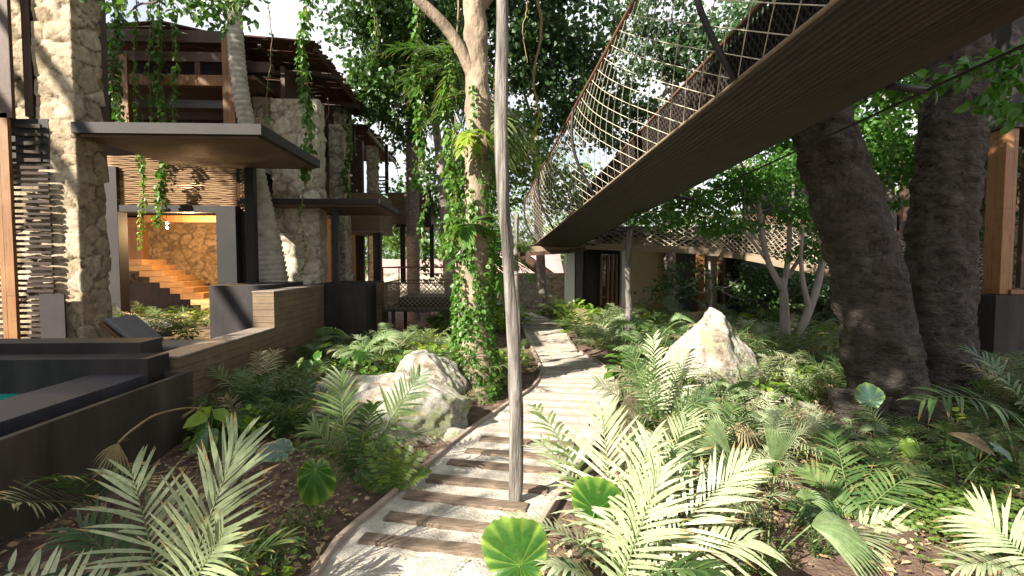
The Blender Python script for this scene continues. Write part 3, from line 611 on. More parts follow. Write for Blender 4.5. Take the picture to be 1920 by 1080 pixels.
def net(surf, Y0, Y1, slope, cstep, r, mat, root, sides=4, n=15, name='netting'):
    d = D(); ks = np.arange(Y0 - 1 / slope, Y1 + 1 / slope, cstep)
    for q in ks:
        for s in (1, -1):
            pts = []
            for v in np.linspace(0, 1, n):
                yv = q + s * v / slope
                if Y0 <= yv <= Y1: pts.append(surf(yv, v))
            if len(pts) > 1: d.tube(pts, r, sides, cap=False)
    return part(name, d, mat, root)
net(bsurf, Y0, Y1, .42, .34, .0040, M['rope'], B1)
net(bsurfR, Y0, Y1, .9, .11, .016, M['cord_brown'], B1)
vs_ = np.linspace(.06, 1, 6); GW = np.array([[bsurfR(y_, v_) for v_ in vs_] for y_ in np.linspace(Y0, Y1, 50)]); GW[..., 0] += .03
d = D(); d.grid(GW); part('side_cloth', d, M['cloth'], B1)
ysr = np.linspace(Y0, Y1, 60)
for nm, f, r, m in (('handrail', lambda y: bsurf(y, 0), .03, 'rust'), ('edge_rope', lambda y: bsurf(y, 1), .016, 'rope_dark'), ('handrail', lambda y: bsurfR(y, 0), .03, 'rust'),
                    ('edge_rope', lambda y: bsurfR(y, 1), .022, 'black'), ('cable', lambda y: (bridge_frame(y)[1] + .30, y, bridge_frame(y)[2] - .06), .012, 'black')):
    d = D(); d.tube([f(y) for y in ysr], r, 8); part(nm, d, M[m], B1, smooth=True)
for yv in (3.95, 8.5, 12.8, 16.2):
    pts = [bsurf(yv, v) for v in np.linspace(0, 1, 12)]; pts = [(p[0] - .03, p[1], p[2]) for p in pts]; xa, xb, z = bridge_frame(yv)
    pts += [(xa + (xb - xa) * t, yv, z - .17 - .06 * math.sin(math.pi * t)) for t in (.1, .3, .5, .7, .9)] + [(xb + .12, yv, z - .08), (xb + .30, yv, z - .05), (xb + .34, yv, z + .06)]
    pts = pts[:12]; d = D(); d.tube(pts, .026, 8); part('hoop', d, M['black'], B1, smooth=True)
    d = D(); d.tube([(xb - .02, yv, z - .03), (xb + .30, yv, z - .06)], .03, 8); part('cable_bracket', d, M['black'], B1, smooth=True)
# crossing bridge
def qb(p0, p1, p2, t): p0, p1, p2 = map(np.asarray, (p0, p1, p2)); return (1 - t) ** 2 * p0 + 2 * t * (1 - t) * p1 + t * t * p2
A0 = P(1060, 460, 17.3); A1 = P(1330, 472, 14.6); A2 = P(1545, 508, 12.0); A3 = P(1960, 572, 10.2)
def path2(t):                                           # catmull through four points
    pts = [2 * A0 - A1, A0, A1, A2, A3, 2 * A3 - A2]; s = t * 3; i = min(int(s), 2); u = s - i; p0, p1, p2, p3 = pts[i:i + 4]
    return .5 * ((2 * p1) + (-p0 + p2) * u + (2 * p0 - 5 * p1 + 4 * p2 - p3) * u ** 2 + (-p0 + 3 * p1 - 3 * p2 + p3) * u ** 3)
B2 = empty('rope_bridge', (6, 13, 0), 'crossing rope bridge with pale timber edge beam and close woven sides beyond the forked trees', 'bridge')
ts = np.linspace(0, 1, 40); cl = np.array([path2(t) for t in ts])
d = D(); 
for a, b in zip(cl[:-1], cl[1:]): d.bar(a, b, .08, .21)
part('edge_beam', d, M['beam'], B2)
d = D()
for a, b in zip(cl[:-1], cl[1:]): d.bar(a + (.35, .75, .06), b + (.35, .75, .06), 1.3, .05)
part('floor', d, M['dark_wood'], B2)
far = lambda p: p + np.array([.7, 1.5, 0])
def mk(offs, lean, h):
    def f(s, v):
        t = np.clip(s / 10, 0, 1); p = path2(t); return p + offs + np.array([0, lean * (1 - v), .12 + h * (1 - v)])
    return f
def weave(surf, ncol, nrow, r, mat, root):              # wavy interlaced cords
    d = D()
    for j in range(nrow):
        v = (j + .5) / nrow; pts = []
        for i in range(ncol * 2 + 1):
            dv = .5 / nrow * (1 if (i + j) % 2 else -1) * .9; pts.append(surf(10 * i / (ncol * 2), v + dv))
        d.tube(pts, r, 4, cap=False)
    part('netting', d, mat, root)
weave(mk(np.array([0, 0, 0]), -.1, 1.0), 52, 13, .016, M['rope_dark'], B2); weave(mk(np.array([.7, 1.5, 0]), .1, 1.0), 52, 13, .016, M['rope'], B2)
for offs in (np.zeros(3), np.array([.7, 1.5, 0])):
    d = D(); d.tube([path2(t) + offs + (0, 0, 1.14) for t in ts], .025, 6); part('handrail', d, M['rust'], B2, smooth=True)
# short bridge to the ivy tree
B3 = empty('rope_bridge', (.5, 17, 0), 'short netted bridge end between the ivy tree and the bridge junction', 'bridge')
q0 = P(905, 462, 15.5); q1 = P(1000, 470, 17.2)
d = D(); d.bar(q0, q1, .9, .1); part('floor', d, M['dark_wood'], B3)
def s3(s, v): p = q0 + (q1 - q0) * np.clip(s / 10, 0, 1); return p + np.array([0, -.45, .05 + (.95 + .25 * (1 - np.clip(s / 10, 0, 1))) * (1 - v)])
weave(s3, 14, 11, .014, M['rope'], B3)
J = empty('bridge_platform', (*P(1030, 468, 16.8)[:2], 0), 'dark wedge shaped junction deck where the rope bridges meet', 'platform')
jp = [P(975, 468, 16.2), P(1065, 462, 16.2), P(1130, 452, 17.8), P(1010, 458, 17.9)]
d = D(); v = [p + (0, 0, .06) for p in jp] + [p - (0, 0, .1) for p in jp]; d.add(v, [(0, 1, 2, 3), (7, 6, 5, 4), (0, 4, 5, 1), (1, 5, 6, 2), (2, 6, 7, 3), (3, 7, 4, 0)], sm=False); part('deck', d, M['beam'], J)
for a, b in ((0, 1), (1, 2)):
    d = D(); d.bar(jp[a] - (0, 0, .16), jp[b] - (0, 0, .16), .1, .12); part('edge_beam', d, M['dark_wood'], J)

# ------------------------------------------------------------------ timber posts
def post(base, top, r0, r1, lab, grp='weathered timber posts carrying the bridges', wob=.24):
    n = 30; t = np.linspace(0, 1, n); pts = base + (top - base) * t[:, None]; pts += rng.normal(0, .003, pts.shape); pts[:, 0] += .035 * np.sin(t * 7) * np.linalg.norm(top - base) / 5; pts[:, 1] += .02 * np.sin(t * 9 + 1)
    d = D(); d.tube(pts, r0 + (r1 - r0) * t, 14, wob=wob); return solo('timber_post', d, M['pole'], base, lab, 'post', grp, smooth=True)
b = G(966, 945); tp = P(938, -60, 4.15); post(b - (0, 0, .1), tp, .054, .046, 'tall thick weathered timber post standing in the middle of the sandy path')
b = G(971, 690); post(b - (0, 0, .05), P(968, 400, b[1]), .05, .045, 'thinner weathered post right behind the tall path post')
b = G(1176, 662); post(b - (0, 0, .1), P(1180, 428, b[1]), .075, .06, 'pale short post on the right of the path holding up the bridge')

# ------------------------------------------------------------------ leaves and trees
def leaf_cloud(d, C, size, N=None, droop=.3, mi=0, shape=.42):
    """C (n,3) positions; one folded two-triangle leaf each"""
    n = len(C); a = nrm(rng.normal(0, 1, (n, 3)) + np.array([0, 0, -droop])); b = nrm(np.cross(a, rng.normal(0, 1, (n, 3)) * [1, 1, .35])); c = np.cross(a, b)
    s = size * (.6 + .8 * rng.random(n))[:, None]
    V = np.stack([C, C + a * s * .45 + b * s * shape + c * s * .1, C + a * s, C + a * s * .45 - b * s * shape + c * s * .1], 1).reshape(-1, 3)
    i = np.arange(n)[:, None] * 4; d.add(V, [np.concatenate([i + [0, 1, 2], i + [0, 2, 3]])], mi, sm=False)
def oval_leaves(d, C, A, Nn, size, w=.3, mi=0):
    """nicer leaves: 6 points across the midrib"""
    n = len(C); A = nrm(A); b = nrm(np.cross(A, Nn)); c = np.cross(b, A); s = (size * np.ones(n))[:, None]
    V = np.stack([C, C + A * s * .3 + b * s * w + c * s * .06, C + A * s * .72 + b * s * w * .75 + c * s * .02, C + A * s - c * s * .14, C + A * s * .72 - b * s * w * .75 + c * s * .02, C + A * s * .3 - b * s * w + c * s * .06, C + A * s * .5 - c * s * .03], 1).reshape(-1, 3)
    i = np.arange(n)[:, None] * 7; d.add(V, [np.concatenate([i + [0, 1, 6], i + [1, 2, 6], i + [2, 3, 6], i + [3, 4, 6], i + [4, 5, 6], i + [5, 0, 6]])], mi)
def crown(ells, ncl, per, cr, size, mat, root, name='crown', shape=.42, twigs=None, flat=1.):
    d = D(); tot = sum(e[1][0] * e[1][1] * e[1][2] for e in ells) ; Cc = []
    for c, r in ells:
        k = max(3, int(ncl * r[0] * r[1] * r[2] / tot)); u = nrm(rng.normal(0, 1, (k, 3))) * (rng.random((k, 1)) ** .45); Cc.append(np.asarray(c) + u * np.asarray(r))
    Cc = np.concatenate(Cc); m = rng.integers(per // 2, per * 3 // 2, len(Cc)); idx = np.repeat(np.arange(len(Cc)), m)
    rr = cr * (.5 + rng.random(len(Cc))); off = rng.normal(0, 1, (len(idx), 3)) * rr[idx][:, None] * .5; off[:, 2] *= .55 * flat
    leaf_cloud(d, Cc[idx] + off, size, shape=shape); o = part(name, d, mat, root)
    if twigs:
        for c in Cc[rng.permutation(len(Cc))[:twigs[1]]]:
            d = D()
            j = twigs[0][np.argmin(np.linalg.norm(twigs[0] - c, axis=1))]; mid = (j + c) / 2 + rng.normal(0, .12, 3)
            d.tube([j, mid, c], [.018, .012, .005], 4, cap=False); part('twig', d, M['bark_grey'], root)
    return o
def curve(pts, n=24):
    pts = [np.asarray(p, float) for p in pts]; q = [2 * pts[0] - pts[1]] + pts + [2 * pts[-1] - pts[-2]]; out = []
    m = len(pts) - 1
    for t in np.linspace(0, m - 1e-6, n):
        i = int(t); u = t - i; p0, p1, p2, p3 = q[i:i + 4]
        out.append(.5 * ((2 * p1) + (-p0 + p2) * u + (2 * p0 - 5 * p1 + 4 * p2 - p3) * u ** 2 + (-p0 + 3 * p1 - 3 * p2 + p3) * u ** 3))
    return np.array(out)
def trunk(name, pts, rads, mat, root, sides=20, n=40, wob=.12, flute=.0, rough=.0):
    c = curve(pts, n); r = np.interp(np.linspace(0, 1, n), np.linspace(0, 1, len(rads)), rads)
    d = D(); d.tube(c, r, sides, wob=wob, flute=flute)
    if rough:
        V = d.V[0]; cc = np.repeat(c, sides, 0); o = nrm(V - cc); V += o * (rough * vnoise(V * [1, 1, 1.6], 3, 5) + rough * .5 * vnoise(V * [1, 1, 2.2], 9, 2) + rough * .10 * vnoise(V * [1, 1, 2.5], 27, 2) - rough * .6 * (np.abs(vnoise(V * [1, 1, 3], 5, 8)) < .05))[:, None]
    part(name, d, mat, root, smooth=True); return c, r

# ivy clad tree by the path
Yt = 8.1
T1 = empty('ivy_tree', G(888, 735), 'pale trunked tree wrapped in climbing ivy left of the path post', 'tree')
tc_, tr_ = trunk('trunk', [G(885, 745) - (0, 0, .2), P(888, 640, Yt), P(888, 540, Yt), P(893, 400, Yt), P(897, 250, Yt), P(893, 100, Yt), P(888, -60, Yt), P(890, -300, Yt)],
                 [.36, .27, .235, .205, .195, .18, .17, .15], M['bark_pale'], T1, 60, 160, .10, 0, .018)
trunk('limb', [P(897, 170, Yt), P(874, 112, 8.0), P(835, 50, 7.9), P(790, 5, 7.8), P(745, -40, 7.7)], [.11, .10, .085, .075, .06], M['bark_pale'], T1, 12, 24, .15)
trunk('limb', [P(895, 20, Yt), P(960, -60, 8.4), P(1060, -120, 9)], [.1, .09, .05], M['bark_pale'], T1, 10, 14, .15)
d = D(); k = 7500; ti = rng.random(k) ** 1.25 * 104; ii = ti.astype(int); c = tc_[ii] * (1 - (ti - ii))[:, None] + tc_[ii + 1] * (ti - ii)[:, None]
an = rng.random(k) * 6.28; dens = vnoise(np.stack([np.cos(an) * 1.2, np.sin(an) * 1.2, ti * .052], 1), 1.6, 4); keep = (dens > -.5 + ti * .0085); c = c[keep]; an = an[keep]; ii = ii[keep]
o = np.stack([np.cos(an), np.sin(an), an * 0], 1); pos = c + o * (tr_[ii] * 1.02 + .02 + .07 * rng.random(len(ii)))[:, None]
oval_leaves(d, pos, nrm(o * .5 + rng.normal(0, .5, o.shape) + [0, 0, -.9]), o + rng.normal(0, .3, o.shape), .045 + .05 * rng.random(len(pos)), .36); part('ivy', d, M['leaf_vine'], T1)

def frond(d, B, T, sag, LL, n, w, up=UP, droop=.35, a0=70, a1=28, taper=.6, r=.008, seg=5, mi=(0, 1), jit=.1, start=.12, vee=.25):
    B = np.asarray(B, float); T = np.asarray(T, float); L = np.linalg.norm(T - B); Cn = (B + T) / 2 + nrm(up) * sag * L
    bez = lambda t: (1 - t) ** 2 * B + 2 * t * (1 - t) * Cn + t * t * T
    tg = lambda t: nrm(2 * (1 - t) * (Cn - B) + 2 * t * (T - Cn))
    tt = np.linspace(0, 1, 9); d.tube([bez(t) for t in tt], r * (1 - .8 * tt), 4, mi[1], cap=False)
    for s in (-1, 1):
        for i in range(n):
            t = start + (1 - start) * (i + .5 * (s > 0)) / n; t = min(t, .995); o = bez(t); tn = tg(t); sd = nrm(np.cross(tn, up)) * s; nn = nrm(np.cross(sd * s, tn))
            q = (t - start) / (1 - start); a = math.radians(a0 + (a1 - a0) * q + rng.normal(0, 4.5)); l = LL * (math.sin(math.pi * (.16 + .76 * q)) ** taper) * (1 + rng.normal(0, jit))
            if rng.random() < .04: continue
            dr = nrm(tn * math.cos(a) + sd * math.sin(a) + nn * (vee + rng.normal(0, .06))); wv = nrm(np.cross(dr, nn)); pr = (.35, 1, .95, .68, .04) if seg == 5 else (.5, 1, .05)
            V = []; dd = droop * (.5 + 1.1 * rng.random()); l = l * (.55 if rng.random() < .05 else 1)
            for u, ww in zip(np.linspace(0, 1, seg), pr):
                p = o + dr * l * u - UP * dd * l * u * u + nn * 0; V += [p - wv * w * ww / 2, p + wv * w * ww / 2]
            d.add(V, [(2 * j, 2 * j + 1, 2 * j + 3, 2 * j + 2) for j in range(seg - 1)], mi[0], tip=np.repeat(np.linspace(0, 1, seg), 2) * rng.uniform(.78, 1.12))
def fan(d, B, H, axis, R_, n=22, spread=200, droop=.25, normal=UP, r=.006, mi=(0, 1), free=.5):
    """petiole from B to hub H, blades spreading round direction axis in the plane with the given normal"""
    B = np.asarray(B, float); H = np.asarray(H, float); m = (B + H) / 2 + nrm(np.array([H[0] - B[0], H[1] - B[1], 0])) * -.06
    d.tube(curve([B, m, H], 7), r, 5, mi[1], cap=False)
    ax = nrm(axis); nn = nrm(np.asarray(normal, float) - ax * np.dot(normal, ax)); sd = np.cross(nn, ax); da = math.radians(spread) / n
    for i in range(n):
        th = (i + .5 - n / 2) * da; Rr = R_ * (.82 + .18 * math.cos(th)) * (1 + rng.normal(0, .03)); V = []
        for u, ww, pl in ((0.02, 1, 0), (.3, 1, .4), (free, .95, .9), (.78, .5, .6), (1, .05, .2)):
            for kx in (-1, 0, 1):
                a = th + kx * da / 2 * ww; rad = Rr * u; p = H + (ax * math.cos(a) + sd * math.sin(a)) * rad + nn * ((.018 if kx == 0 else -.018) * pl * R_ / .4) - UP * droop * Rr * u ** 2.5
                V.append(p)
        F = []
        for j in range(4):
            for q in (0, 1): k0 = j * 3 + q; F.append((k0, k0 + 1, k0 + 4, k0 + 3))
        d.add(V, F, mi[0])
def ear(d, B, H, axis, normal, R_, mi=(0, 1), r=.008, cup=.18, nv=11, heart=1.):
    """heart or shield shaped leaf with a petiole"""
    B = np.asarray(B, float); H = np.asarray(H, float); m = (B + H) / 2 + np.array([0, 0, .08 * np.linalg.norm(H - B)])
    d.tube(curve([B, m, H], 9), np.linspace(r, r * .6, 9), 6, mi[1], cap=False)
    ax = nrm(axis); nn = nrm(np.asarray(normal, float) - ax * np.dot(normal, ax)); sd = np.cross(nn, ax); nth = 66; nr = 7
    th = np.linspace(-math.pi, math.pi, nth); rad = R_ * (.62 + .30 * np.cos(th) + .10 * np.cos(2 * th)) * (1 - heart * .55 * np.exp(-((np.abs(th) - math.pi) / .28) ** 2)) * (1 + .02 * np.sin(nv * 2 * th) + .03 * np.sin(th * 5 + R_ * 40))
    u = np.linspace(0.01, 1, nr)[:, None]; vein = np.abs(np.cos(th * nv / 2)) ** 9; mid = np.exp(-(th / .08) ** 2); vein = np.maximum(vein, mid)
    Pn = H + (u * rad)[..., None] * (ax * np.cos(th)[:, None] + sd * np.sin(th)[:, None])
    ph = rng.random() * 6; Pn = Pn + nn * ((R_ * (cup * (u * rad / R_) ** 2 * -1 + .022 * u * (1 - vein) * 1 + .055 * u ** 2 * np.sin(th * 3 + ph) + .02 * u ** 3 * np.sin(th * 9 + ph * 2)))[..., None]) - UP * (.12 * R_ * (u ** 2) * (np.cos(th) > 0) * np.cos(th))[..., None]
    vv = (vein ** 3 * (1.1 - u * .5)) * .55 + .75 * (u ** 3) * (.55 + .45 * vein) + .4 * np.exp(-(u / .12) ** 2)
    d.grid(Pn, mi[0], vein=vv)
def curl(v): return v

# ------------------------------------------------------------------ plant prototypes (built once, copied below)
PROTO = {}
def proto(kind, var, partsl, mats):
    ms = []
    for nm, d in partsl:
        me = d.mesh(kind + '_' + nm, (0, 0, 0), smooth=False)
        for m in mats: me.materials.append(M[m])
        ms.append((nm, me))
    al = D(); al.V = []; 
    off = 0
    for nm, d in partsl:
        for v in d.V: al.V.append(v)
        for f in d.F: al.F.append(f + off)
        al.M += d.M; al.S += d.S
        for k_, lst in d.A.items(): al.A.setdefault(k_, []).extend([(o_ + off, a_) for o_, a_ in lst])
        off += d.n
    al.n = off; whole = al.mesh(kind, (0, 0, 0))
    for m in mats: whole.materials.append(M[m])
    PROTO.setdefault(kind, []).append((ms, whole))
def pol(az, e, l): return np.array([math.cos(az) * math.cos(e) * l, math.sin(az) * math.cos(e) * l, math.sin(e) * l])
for var in range(7):                                     # arching feather palm, about 1 m
    pl = []; nf = 7 + var % 3
    for i in range(nf):
        az = i * 2.4 + rng.random() * .5; e = R(rng.uniform(18, 62)); l = rng.uniform(.7, 1.3); d = D()
        frond(d, pol(az, R(60), .03), pol(az, e, l) * [1, 1, .85], .26, .31, 23, .016, droop=.42, r=.007, mi=((2 if i == 3 else 0), 1)); pl.append(('frond', d))
    proto('feather_palm', var, pl, ['leaf_palm', 'stem', 'leaf_dry'])
for var in range(3):
    pl = []
    for i in range(7):
        az = i * 2.4 + rng.random() * .5; e = R(rng.uniform(20, 60)); l = rng.uniform(.8, 1.1); d = D()
        frond(d, pol(az, R(60), .03), pol(az, e, l) * [1, 1, .85], .27, .34, 22, .017, droop=.45, r=.006); pl.append(('frond', d))
    proto('pale_palm', var, pl, ['leaf_sunlit', 'stem'])
for var in range(3):                                     # fern
    pl = []
    for i in range(11):
        az = i * 2.4 + rng.random() * .5; e = R(rng.uniform(25, 70)); l = rng.uniform(.4, .62); d = D()
        frond(d, pol(az, R(60), .02), pol(az, e, l), .14, .075, 24, .017, droop=.1, r=.004, seg=3, a0=85, a1=60, start=.06); pl.append(('frond', d))
    proto('fern', var, pl, ['leaf_broad', 'stem'])
for var in range(3):                                     # fan palm
    pl = []
    for i in range(6):
        az = i * 2.4 + rng.random() * .5; e = R(rng.uniform(45, 80)); H = pol(az, e, rng.uniform(.4, .75)); d = D(); ax = pol(az, R(rng.uniform(-10, 55)), 1)
        fan(d, (0, 0, 0), H, ax, rng.uniform(.26, .36), 18, 210, .3, pol(az + math.pi, R(40), 1)); pl.append(('fan_leaf', d))
    proto('fan_palm', var, pl, ['leaf_fan', 'stem'])
for var in range(3):                                     # elephant ear
    pl = []
    for i in range(5):
        az = i * 2.4 + rng.random() * .5; H = pol(az, R(rng.uniform(50, 78)), rng.uniform(.35, .6)); d = D()
        ear(d, (0, 0, 0), H, pol(az, R(-35), 1), pol(az, R(55), 1), rng.uniform(.2, .3)); pl.append(('leaf', d))
    proto('elephant_ear', var, pl, ['leaf_ear', 'stem'])
for var in range(4):                                     # broad leaved bush
    d = D(); C = []; A = []; n = 46
    for i in range(n):
        az = rng.random() * 6.28; e = R(rng.uniform(15, 85)); H = pol(az, e, rng.uniform(.2, .5)) * [1, 1, .95]; C.append(H); A.append(pol(az, R(rng.uniform(-35, 30)), 1))
        if i % 2 == 0: d.tube([(0, 0, 0), H * .5 + [0, 0, .05], H], [.006, .005, .003], 3, 1, cap=False)
    oval_leaves(d, np.array(C), np.array(A), np.array([[0, 0, 1.]] * n) + rng.normal(0, .25, (n, 3)), rng.uniform(.12, .25, n), .3); proto('broad_bush', var, [('foliage', d)], ['leaf_broad', 'stem'])
for var in range(3):                                     # narrow leaved shrub
    d = D(); C = []; A = []
    for i in range(11):
        az = rng.random() * 6.28; tip = pol(az, R(rng.uniform(35, 85)), rng.uniform(.3, .62)); d.tube([(0, 0, 0), tip * .5 + [0, 0, .04], tip], [.006, .005, .003], 3, 1, cap=False)
        for t in np.linspace(.25, 1, 12): C.append(tip * t); A.append(pol(rng.random() * 6.28, R(rng.uniform(-20, 50)), 1) + nrm(tip) * .5)
    oval_leaves(d, np.array(C), np.array(A), np.array([[0, 0, 1.]] * len(C)) + rng.normal(0, .3, (len(C), 3)), rng.uniform(.07, .14, len(C)), .13); proto('narrow_shrub', var, [('foliage', d)], ['leaf_shrub', 'stem'])
for var in range(2):                                     # lime broad clump
    d = D(); C = []; A = []; n = 60
    for i in range(n):
        az = rng.random() * 6.28; H = pol(az, R(rng.uniform(20, 85)), rng.uniform(.2, .5)); C.append(H); A.append(pol(az, R(rng.uniform(-30, 50)), 1))
    oval_leaves(d, np.array(C), np.array(A), np.array([[0, 0, 1.]] * n) + rng.normal(0, .3, (n, 3)), rng.uniform(.1, .2, n), .27); proto('lime_bush', var, [('foliage', d)], ['leaf_lime', 'stem'])
for var in range(2):                                     # strap leaved clump
    d = D()
    for i in range(26):
        az = rng.random() * 6.28; tip = pol(az, R(rng.uniform(35, 80)), rng.uniform(.4, .7)); ml = nrm(np.cross(tip, UP)); V = []
        for u, w in ((0, .4), (.3, 1), (.6, .9), (.85, .5), (1, .05)): p = tip * u - UP * .18 * u ** 3; V += [p - ml * w * .014, p + ml * w * .014]
        d.add(V, [(2 * j, 2 * j + 1, 2 * j + 3, 2 * j + 2) for j in range(4)])
    proto('strap_clump', var, [('foliage', d)], ['leaf_palm', 'stem'])
CATS = {'feather_palm': 'palm', 'pale_palm': 'palm', 'fern': 'fern', 'fan_palm': 'palm', 'elephant_ear': 'plant', 'broad_bush': 'bush', 'narrow_shrub': 'shrub', 'lime_bush': 'bush', 'strap_clump': 'plant'}
LOOK = {'feather_palm': 'green feather palm seedling', 'pale_palm': 'pale sunlit feather palm', 'fern': 'small arching fern', 'fan_palm': 'fan leaved palm seedling', 'elephant_ear': 'heart leaved elephant ear plant',
        'broad_bush': 'low broad leaved bush', 'narrow_shrub': 'small narrow leaved shrub', 'lime_bush': 'yellow green leafy bush', 'strap_clump': 'strap leaved clump'}
placed = []
def place(kind, x, y, s, z=None, rz=None, lab=None, group=None, parts=False, zs=1.):
    ms, whole = PROTO[kind][int(rng.integers(len(PROTO[kind])))]; rz = rng.random() * 6.28 if rz is None else rz; z = 0 if z is None else z
    if parts and len(ms) > 1:
        o = bpy.data.objects.new(kind, None); col.objects.link(o)
        for nm, me in ms: c = bpy.data.objects.new(nm, me); col.objects.link(c); c.parent = o
    else: o = bpy.data.objects.new(kind, whole); col.objects.link(o)
    o.location = (x, y, z); o.rotation_euler = (rng.normal(0, .06), rng.normal(0, .06), rz); o.scale = (s, s, s * zs)
    placed.append((x, y)); return setp(o, lab, CATS[kind], group)
# ------------------------------------------------------------------ boulders and log
def rock(name, c, r, seed, mat, lab, peak=None, grp=None):
    bm = bmesh.new(); bmesh.ops.create_icosphere(bm, subdivisions=6, radius=1); co = np.array([v.co[:] for v in bm.verts])
    fs = np.array([[v.index for v in f.verts] for f in bm.faces]); bm.free(); u = nrm(co)
    rg = np.random.default_rng(seed); pl = nrm(rg.normal(0, 1, (16, 3))); of = rg.uniform(.84, 1.08, 16)
    dd = np.full(len(u), 1.15)
    for p, f in zip(pl, of): k = u @ p; dd = np.where(k > .05, np.minimum(dd, f / np.maximum(k, .05)), dd)
    V = u * (dd + .07 * vnoise(u, 2.2, seed) + .035 * vnoise(u, 6, seed) + .014 * vnoise(u, 15, seed))[:, None] * np.asarray(r)
    if peak: 
        zt = np.clip(V[:, 2] / r[2], 0, 1); V[:, :2] *= (1 - .6 * zt ** 1.0)[:, None]; V[:, 2] *= 1 + .12 * zt; V[:, 0] += zt * peak[0]; V[:, 1] += zt * peak[1]
        V += .08 * np.stack([vnoise(V, 2.3, seed + 1), vnoise(V, 2.1, seed + 2), vnoise(V, 2.5, seed + 3)], -1) + .03 * np.stack([vnoise(V, 7, seed + 1), vnoise(V, 7.1, seed + 2), vnoise(V, 7.5, seed + 3)], -1)
    d = D(); d.add(V + np.asarray(c), [fs]); return solo(name, d, M[mat], (c[0], c[1], 0), lab, 'rock', grp, smooth=True)
c = G(722, 822); rock('boulder', (c[0], c[1] + .35, .16), (.95, .55, .5), 3, 'rock', 'large rounded white and mossy boulder in the left bed')
c = G(790, 770); rock('boulder', (c[0] + .02, c[1] + .45, .2), (.5, .42, .48), 8, 'rock', 'second pale boulder leaning behind the large left boulder')
c = G(630, 780); rock('boulder', (c[0], c[1] + .3, .12), (.34, .34, .36), 12, 'rock', 'small yellow mossy boulder at the left end of the boulder group')
c = G(1352, 740); rock('boulder', (c[0] + .14, c[1] + .45, .1), (1.0, .72, .86), 21, 'rock2', 'tall pointed mossy white boulder right of the path', (-.08, 0))
c = G(850, 815); rock('boulder', (c[0], c[1], .0), (.16, .14, .09), 31, 'rock', 'little flat stone beside the path edging right of the big boulder')
c = G(286, 622, .6); rock('boulder', (c[0], c[1], .62), (.42, .4, .26), 33, 'rock', 'grey stone among the courtyard grasses under the stair')
for i in range(60):
    while True:
        x, y = rng.uniform(-3.2, 5), rng.uniform(3, 9)
        if pathdist((x, y)) > .12: break
    s = rng.uniform(.015, .05); rr = D()
d = D(); lg = [G(1180, 700), G(1260, 718) + (0, 0, .06), G(1350, 742) + (0, 0, .05), G(1430, 752) + (0, 0, .08), G(1530, 770)]
d.tube(curve(lg, 30), np.linspace(.10, .07, 30), 12, wob=.2); solo('fallen_log', d, M['bark_grey'], G(1350, 742), 'pale fallen log lying in front of the pointed boulder', 'log', smooth=True)

# ------------------------------------------------------------------ right hand trees
def T(px, py, Y): return P(px, py, Y)
BT = empty('buttress_tree', (*G(1690, 830)[:2], 0), 'massive leaning dark grey double trunk in the right foreground', 'tree')
Yb = 5.8
trunk('trunk', [P(1678, 900, Yb), P(1664, 760, Yb), P(1642, 600, Yb), P(1608, 450, Yb), P(1562, 320, Yb + .05), P(1535, 220, Yb + .1), P(1510, 60, Yb + .3), P(1495, -200, Yb + .5)], [.58, .41, .37, .355, .32, .30, .29, .28], M['bigbark'], BT, 96, 200, .07, .03, .035)
trunk('side_stem', [P(1720, 900, Yb + .1), P(1704, 760, Yb + .15), P(1690, 620, Yb + .25), P(1660, 470, Yb + .25), P(1622, 340, Yb + .25), P(1590, 235, Yb + .3)], [.30, .20, .17, .16, .13, .10], M['bigbark'], BT, 40, 110, .10, .02, .02)
for a, b in (((1600, 790), (1525, 845)), ((1620, 800), (1570, 880)), ((1660, 830), (1640, 905)), ((1720, 830), (1780, 895)), ((1735, 810), (1850, 860))):
    trunk('root', [P(a[0], a[1] - 60, Yb - .2), P(a[0], a[1] + 10, Yb - .3), G(*b) + (0, 0, .02), G(b[0] + (b[0] - a[0]) * .5, b[1] + 15) - (0, 0, .1)], [.24, .2, .10, .03], M['bigbark'], BT, 20, 30, .14, 0, .012)
BT2 = empty('buttress_tree', (*G(1765, 800)[:2], 0), 'thick upright dark trunk standing just right of the leaning double trunk', 'tree')
Yc = 6.5
trunk('trunk', [P(1752, 880, Yc), P(1755, 700, Yc), P(1757, 560, Yc), P(1766, 420, Yc), P(1778, 300, Yc), P(1788, 190, Yc), P(1795, 40, Yc), P(1800, -200, Yc)], [.55, .41, .385, .375, .37, .36, .35, .33], M['bigbark'], BT2, 96, 200, .06, .03, .035)
trunk('side_stem', [P(1822, 860, Yc), P(1806, 640, Yc), P(1812, 420, Yc), P(1826, 240, Yc), P(1830, 60, Yc)], [.2, .16, .13, .12, .11], M['bigbark'], BT2, 30, 90, .1, 0, .02)
crown([(P(1900, -150, 6.3), (1.6, 1.4, .9))], 60, 26, .5, .13, M['leaf_tree'], BT2)

